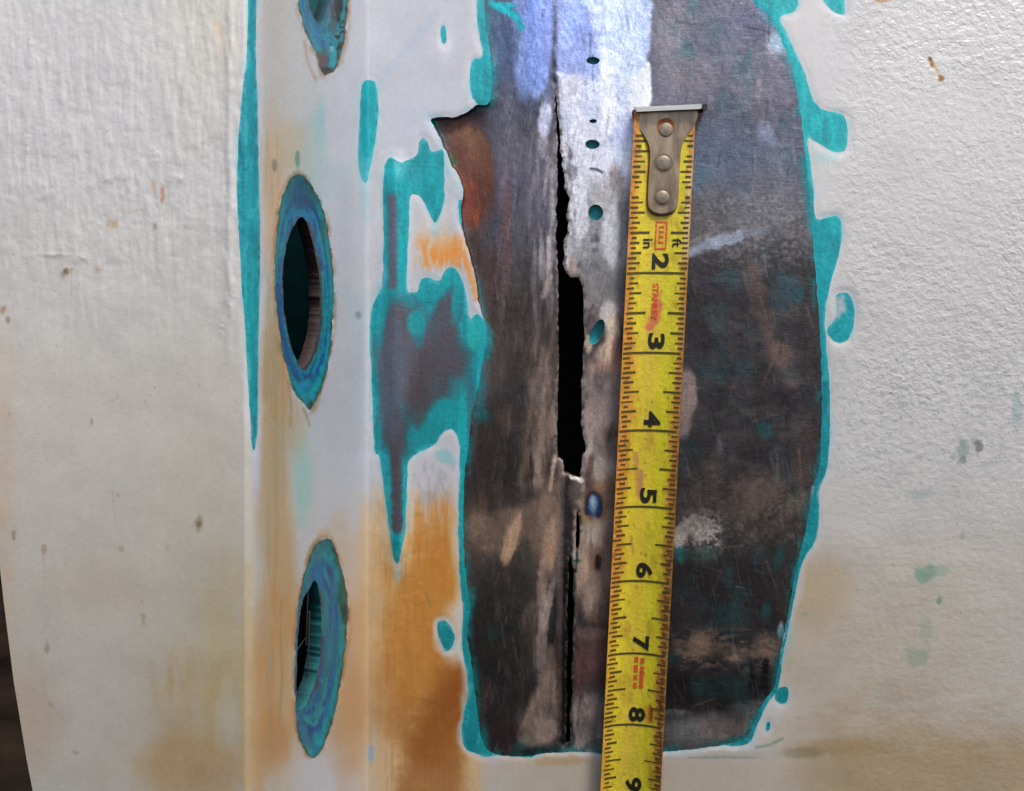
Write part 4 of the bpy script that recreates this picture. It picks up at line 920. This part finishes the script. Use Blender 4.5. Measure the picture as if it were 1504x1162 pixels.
k.stroke([(966, 446), (962, 462), (954, 478)], 8, (200, 112, 78), .9, .5); k.stroke([(965, 430), (964, 450)], 5, (206, 130, 80), .6); k.stroke([(932, 664), (936, 700), (938, 726)], 5, (184, 128, 82), .75); k.stroke([(942, 690), (940, 720)], 4, (170, 118, 112), .6); k.stroke([(926, 785), (929, 810)], 2.5, (176, 134, 72), .7); k.blob(922, 580, 16, 12, (200, 146, 62), .7, .8); k.blob(918, 605, 18, 14, (196, 140, 62), .7, .8)
k.blob(954, 1042, 4, 14, (110, 62, 24), .9, .7); k.blob(949, 1042, 5, 16, (196, 130, 50), .6, .9); k.stroke([(966, 1022), (970, 1034)], 3.5, (104, 56, 34), .9); k.stroke([(968, 1066), (968, 1100)], 3, (140, 90, 44), .7); k.blob(953, 1014, 6, 8, (206, 170, 70), .6, .9)
for i in range(40):
    h1, h2 = float(hashn(np.array(i), np.array(1), 77)), float(hashn(np.array(i), np.array(2), 78))
    uu, vv = tape_uv(1.3 + 9 * h1, .12 + .75 * h2); k.blob(float(uu), float(vv), 2.2, 3, (150, 128, 44), .55, .9)
k.grain(.05, 30, 40, 12); k.grain(.05, 3, 3, 13)
qa = np.arange((nI - 1) * nT).reshape(nI - 1, nT)[:, :-1].ravel()
btris = np.concatenate([np.stack([qa, qa + nT, qa + nT + 1], 1), np.stack([qa, qa + nT + 1, qa + 1], 1)])
back_pts = bp_ + np.array([0, .00025, 0]); nb = len(bp_)
ring_ids = np.concatenate([np.arange(nI) * nT, (nI - 1) * nT + np.arange(nT), (np.arange(nI) * nT + nT - 1)[::-1], np.arange(nT)[::-1]])
ra, rb = ring_ids, np.roll(ring_ids, -1)
edge_tris = np.concatenate([np.stack([ra, rb, rb + nb], 1), np.stack([ra, rb + nb, ra + nb], 1)])
M_TAPE = worn_material('tape_lacquer', 'primer')
k.mix((120, 88, 40), .5 * sstep(.14, .26, fbm(bu / 9, bv / 14, 17)) * (sstep(.35, .1, bt) + sstep(.7, .9, bt)))
k.mix((176, 140, 54), .5 * sstep(.08, .25, fbm(bu / 18, bv / 40, 18)))
blade = mesh_obj('blade', np.concatenate([bp_, back_pts]), np.concatenate([btris, btris[:, ::-1] + nb, edge_tris]), M_TAPE, tape, col=np.concatenate([k.c, k.c * .8]), mra=np.tile([0, .30, 0], (2 * nb, 1)))
ORIGIN[blade.name] = tape_loc
M_INK = plain('black_ink', (34, 32, 22), .5, 0, .3); M_TICK = plain('worn_ink', (76, 68, 28), .55, 0, .35, 1500); M_RED = plain('red_ink', (214, 84, 44), .5, 0, .2)
tv, tf = [], []
def strip(i0, t0, i1, t1, w, n=6, up=.00012, vs_=None, fs_=None):
    """Printed line across or along the blade from (i0,t0) to (i1,t1)."""
    vs_ = tv if vs_ is None else vs_; fs_ = tf if fs_ is None else fs_
    a = np.linspace(0, 1, n + 1); I = i0 + (i1 - i0) * a; T = t0 + (t1 - t0) * a
    if abs(i1 - i0) < 1e-6: dI, dT = w / 2, 0
    else: dI, dT = 0, w / 2
    p = tape_pt(np.concatenate([I - dI, I + dI]), np.concatenate([T - dT, T + dT]), up)
    b0 = sum(len(x) for x in vs_); vs_.append(p)
    for s_ in range(n):
        fs_.append((b0 + s_, b0 + n + 1 + s_, b0 + n + 2 + s_)); fs_.append((b0 + s_, b0 + n + 2 + s_, b0 + s_ + 1))
rng = np.random.default_rng(4)
for n16 in range(5, 16 * 10 + 12):
    i = n16 / 16; m = n16 % 16
    if m == 0:
        if i > 1.2: strip(i, .015, i, .95, .028, 24)
        continue
    ln = .31 if m == 8 else .235 if m % 4 == 0 else .185 if m % 2 == 0 else .13
    ln *= rng.uniform(.9, 1.1)
    strip(i, rng.uniform(.005, .07), i, ln + .02, rng.uniform(.017, .030), 4)
    ln = .27 if m == 8 else .2 if m % 4 == 0 else .145 if m % 2 == 0 else .10
    if not (i < 1.3 and ln > .2): strip(i, .99 - ln * rng.uniform(.9, 1.1), i, .965 + rng.uniform(0, .02), rng.uniform(.016, .028), 4)
    if i > 5.5 and m % 2: strip(i + 1 / 32, .905, i + 1 / 32, .97, .016, 3)
strip(1.5, .06, 1.5, .36, .03); strip(1.5, .70, 1.5, .97, .03); strip(2.5, .03, 2.5, .36, .03); strip(2.5, .72, 2.5, .97, .03)
mesh_obj('tick_marks', np.concatenate(tv), tf, M_TICK, blade)
def glyphs(text, i0, t0, hi, ht, mat, name, bold=.02, spacing=1.0):
    """Text reading down the blade; its box spans hi inches along and ht of the width, centred on (i0, t0)."""
    cu = bpy.data.curves.new('lettering', 'FONT'); cu.body = text; cu.offset = bold; cu.space_character = spacing
    cu.resolution_u = 4
    to = bpy.data.objects.new('lettering', cu); COL.objects.link(to)
    dg = bpy.context.evaluated_depsgraph_get(); me = bpy.data.meshes.new_from_object(to.evaluated_get(dg))
    bpy.data.objects.remove(to); bpy.data.curves.remove(cu)
    b = bmesh.new(); b.from_mesh(me); bpy.data.meshes.remove(me)
    bmesh.ops.triangulate(b, faces=b.faces)
    bmesh.ops.subdivide_edges(b, edges=b.edges, cuts=2, use_grid_fill=True)
    bmesh.ops.triangulate(b, faces=b.faces)
    b.verts.ensure_lookup_table(); b.verts.index_update()
    xy = np.array([q_.co[:2] for q_ in b.verts]); ff = np.array([[q_.index for q_ in f.verts] for f in b.faces]); b.free()
    mn, mx = xy.min(0), xy.max(0); xy = (xy - (mn + mx) / 2) / (mx - mn)
    p = tape_pt(i0 + xy[:, 0] * hi, t0 + xy[:, 1] * ht, .00016)
    return mesh_obj(name, p, ff, mat, blade, smooth=False)
for n in range(2, 11):
    glyphs(str(n), n - .145, .555, .205 if n != 10 else .36, .27, M_INK, 'numeral', .035)
glyphs('in', 1.635, .335, .12, .15, M_INK, 'unit_lettering', .02); glyphs('ft', 1.625, .80, .11, .14, M_INK, 'unit_lettering', .02)
rv, rf = [], []
for (a, b, c, d) in ((1.37, .46, 1.70, .46), (1.37, .63, 1.70, .63)): strip(a, b, c, d, .022, 8, .00014, rv, rf)
for (a, b, c, d) in ((1.37, .45, 1.37, .64), (1.70, .45, 1.70, .64)): strip(a, b, c, d, .018, 4, .00014, rv, rf)
mesh_obj('red_frame', np.concatenate(rv), rf, M_RED, blade)
bv_, bf_ = [], []
for i_ in (1.43, 1.49, 1.55, 1.62): strip(i_, .505, i_, .585, .026, 3, .00014, bv_, bf_)
strip(1.42, .515, 1.64, .515, .014, 6, .00014, bv_, bf_)
mesh_obj('red_print', np.concatenate(bv_), bf_, M_RED, blade)
glyphs('STANLEY', 2.36, .50, .46, .10, M_RED, 'red_lettering', .03)
bv_, bf_ = [], []
for t_, runs in ((.50, ((7.045, 7.075), (7.08, 7.125), (7.16, 7.21), (7.215, 7.265), (7.30, 7.33), (7.335, 7.37), (7.41, 7.455), (7.46, 7.49))), (.60, ((7.06, 7.10), (7.105, 7.14), (7.18, 7.235), (7.24, 7.275), (7.28, 7.33), (7.335, 7.39), (7.395, 7.43), (7.435, 7.485)))):
    for a_, b_2 in runs: strip(a_, t_, b_2, t_, .062, 3, .00014, bv_, bf_)
mesh_obj('red_print', np.concatenate(bv_), bf_, M_RED, blade)

# hook plate with rivets
M_HOOK = plain('scuffed_hook_steel', (156, 136, 114), .3, .6, .55, 1.0, .0003, (260, 260, 70))
M_RIVET = plain('rivet_steel', (140, 128, 112), .5, .55, .3, 700); M_RUST = plain('orange_rust', (150, 84, 48), .8, 0, .35, 900)
hook_pts = smooth_poly([(931, 164), (933, 182), (942, 196), (950, 210), (953, 228), (951, 262), (950, 298), (955, 310), (966, 315), (980, 314), (990, 308), (994, 296), (996, 262), (998, 226), (1002, 208), (1010, 195), (1019, 182), (1024, 162), (1000, 160), (976, 161), (950, 162)], 3)
def extruded(pts, base, thick, name, mat, parent, bevel=.6):
    pts = np.asarray(pts); n = len(pts); c = pts.mean(0)
    def lay(p, off):
        q_ = point(p[:, 0], p[:, 1]); q_[:, 1] -= off; return q_
    ins = c + (pts - c) * (1 - bevel * .05)
    V_ = np.concatenate([lay(pts, base), lay(pts, base + thick * .65), lay(ins, base + thick)])
    b = bmesh.new(); vs_ = [b.verts.new(x) for x in V_]
    for r_ in range(2):
        for s_ in range(n):
            b.faces.new((vs_[r_ * n + s_], vs_[r_ * n + (s_ + 1) % n], vs_[(r_ + 1) * n + (s_ + 1) % n], vs_[(r_ + 1) * n + s_]))
    b.faces.new(vs_[2 * n:]); b.faces.new(vs_[:n][::-1])
    bmesh.ops.recalc_face_normals(b, faces=b.faces); bmesh.ops.triangulate(b, faces=b.faces)
    b.verts.index_update()
    vv = np.array([x.co[:] for x in b.verts]); ff = np.array([[x.index for x in f.verts] for f in b.faces]); b.free()
    return mesh_obj(name, vv, ff, mat, parent, smooth=False)
hook = extruded(hook_pts, .0026, .0011, 'hook', M_HOOK, tape); ORIGIN[hook.name] = tape_loc
rim_pts = 973 + 0 * hook_pts; rim_pts = hook_pts.mean(0) + (hook_pts - hook_pts.mean(0)) * np.array([1.07, 1.025])
extruded(rim_pts, .00235, .0004, 'rust_line', M_RUST, hook)
# bent lip across the top of the hook
lip = [(930, 158), (1031, 153.5), (1033, 158), (1024, 161), (975, 163), (932, 165)]
extruded(lip, .001, .0052, 'hook_lip', plain('bright_hook_edge', (214, 208, 198), .3, .8, .1, 1.0, .00006, (60, 900, 900)), hook, .3)
extruded([(1027, 154), (1034, 153), (1035, 163), (1029, 166)], .0012, .0056, 'lip_end', plain('dark_lip_end', (50, 44, 40), .6, .4), hook, .3)
def dome(u, v, r, base, h, name, mat, parent, seg=24, rings=5):
    b0 = tape_loc * 0
    vs_ = []; f_ = []
    for k_ in range(rings):
        a = k_ / (rings - 1) * math.pi / 2 * .8
        rr_ = r * math.cos(a); hh = h * math.sin(a) / math.sin(math.pi / 2 * .8)
        t = np.linspace(0, 2 * np.pi, seg, endpoint=False)
        q_ = point(u + rr_ * np.cos(t), v + rr_ * 1.02 * np.sin(t)); q_[:, 1] -= base + hh; vs_.append(q_)
    q_ = point(np.array([u * 1.0]), np.array([v * 1.0])); q_[:, 1] -= base + h; vs_.append(q_)
    for k_ in range(rings - 1):
        for s_ in range(seg):
            a0, a1 = k_ * seg + s_, k_ * seg + (s_ + 1) % seg
            f_ += [(a0, a1 + seg, a1), (a0, a0 + seg, a1 + seg)]
    top = rings * seg
    for s_ in range(seg): f_.append(((rings - 1) * seg + s_, top, (rings - 1) * seg + (s_ + 1) % seg))
    return mesh_obj(name, np.concatenate(vs_), f_, mat, parent)
for (u_, v_, r_, rust) in ((976, 191, 11, True), (972.5, 240, 12, False), (971, 290, 11, False)):
    t_ = np.linspace(0, 2 * np.pi, 28, endpoint=False)
    collar = np.stack([u_ + (r_ + 2.4) * np.cos(t_), v_ + (r_ + 2.4) * np.sin(t_) - (4 if rust else 0)], 1)
    rv_ = dome(u_, v_, r_, .0036, .00055, 'rivet', M_RIVET, hook)
    extruded(collar, .0034, .00035, 'rust_ring' if rust else 'rivet_collar', M_RUST if rust else plain('worn_collar', (120, 104, 84), .5, .5), hook, .2)
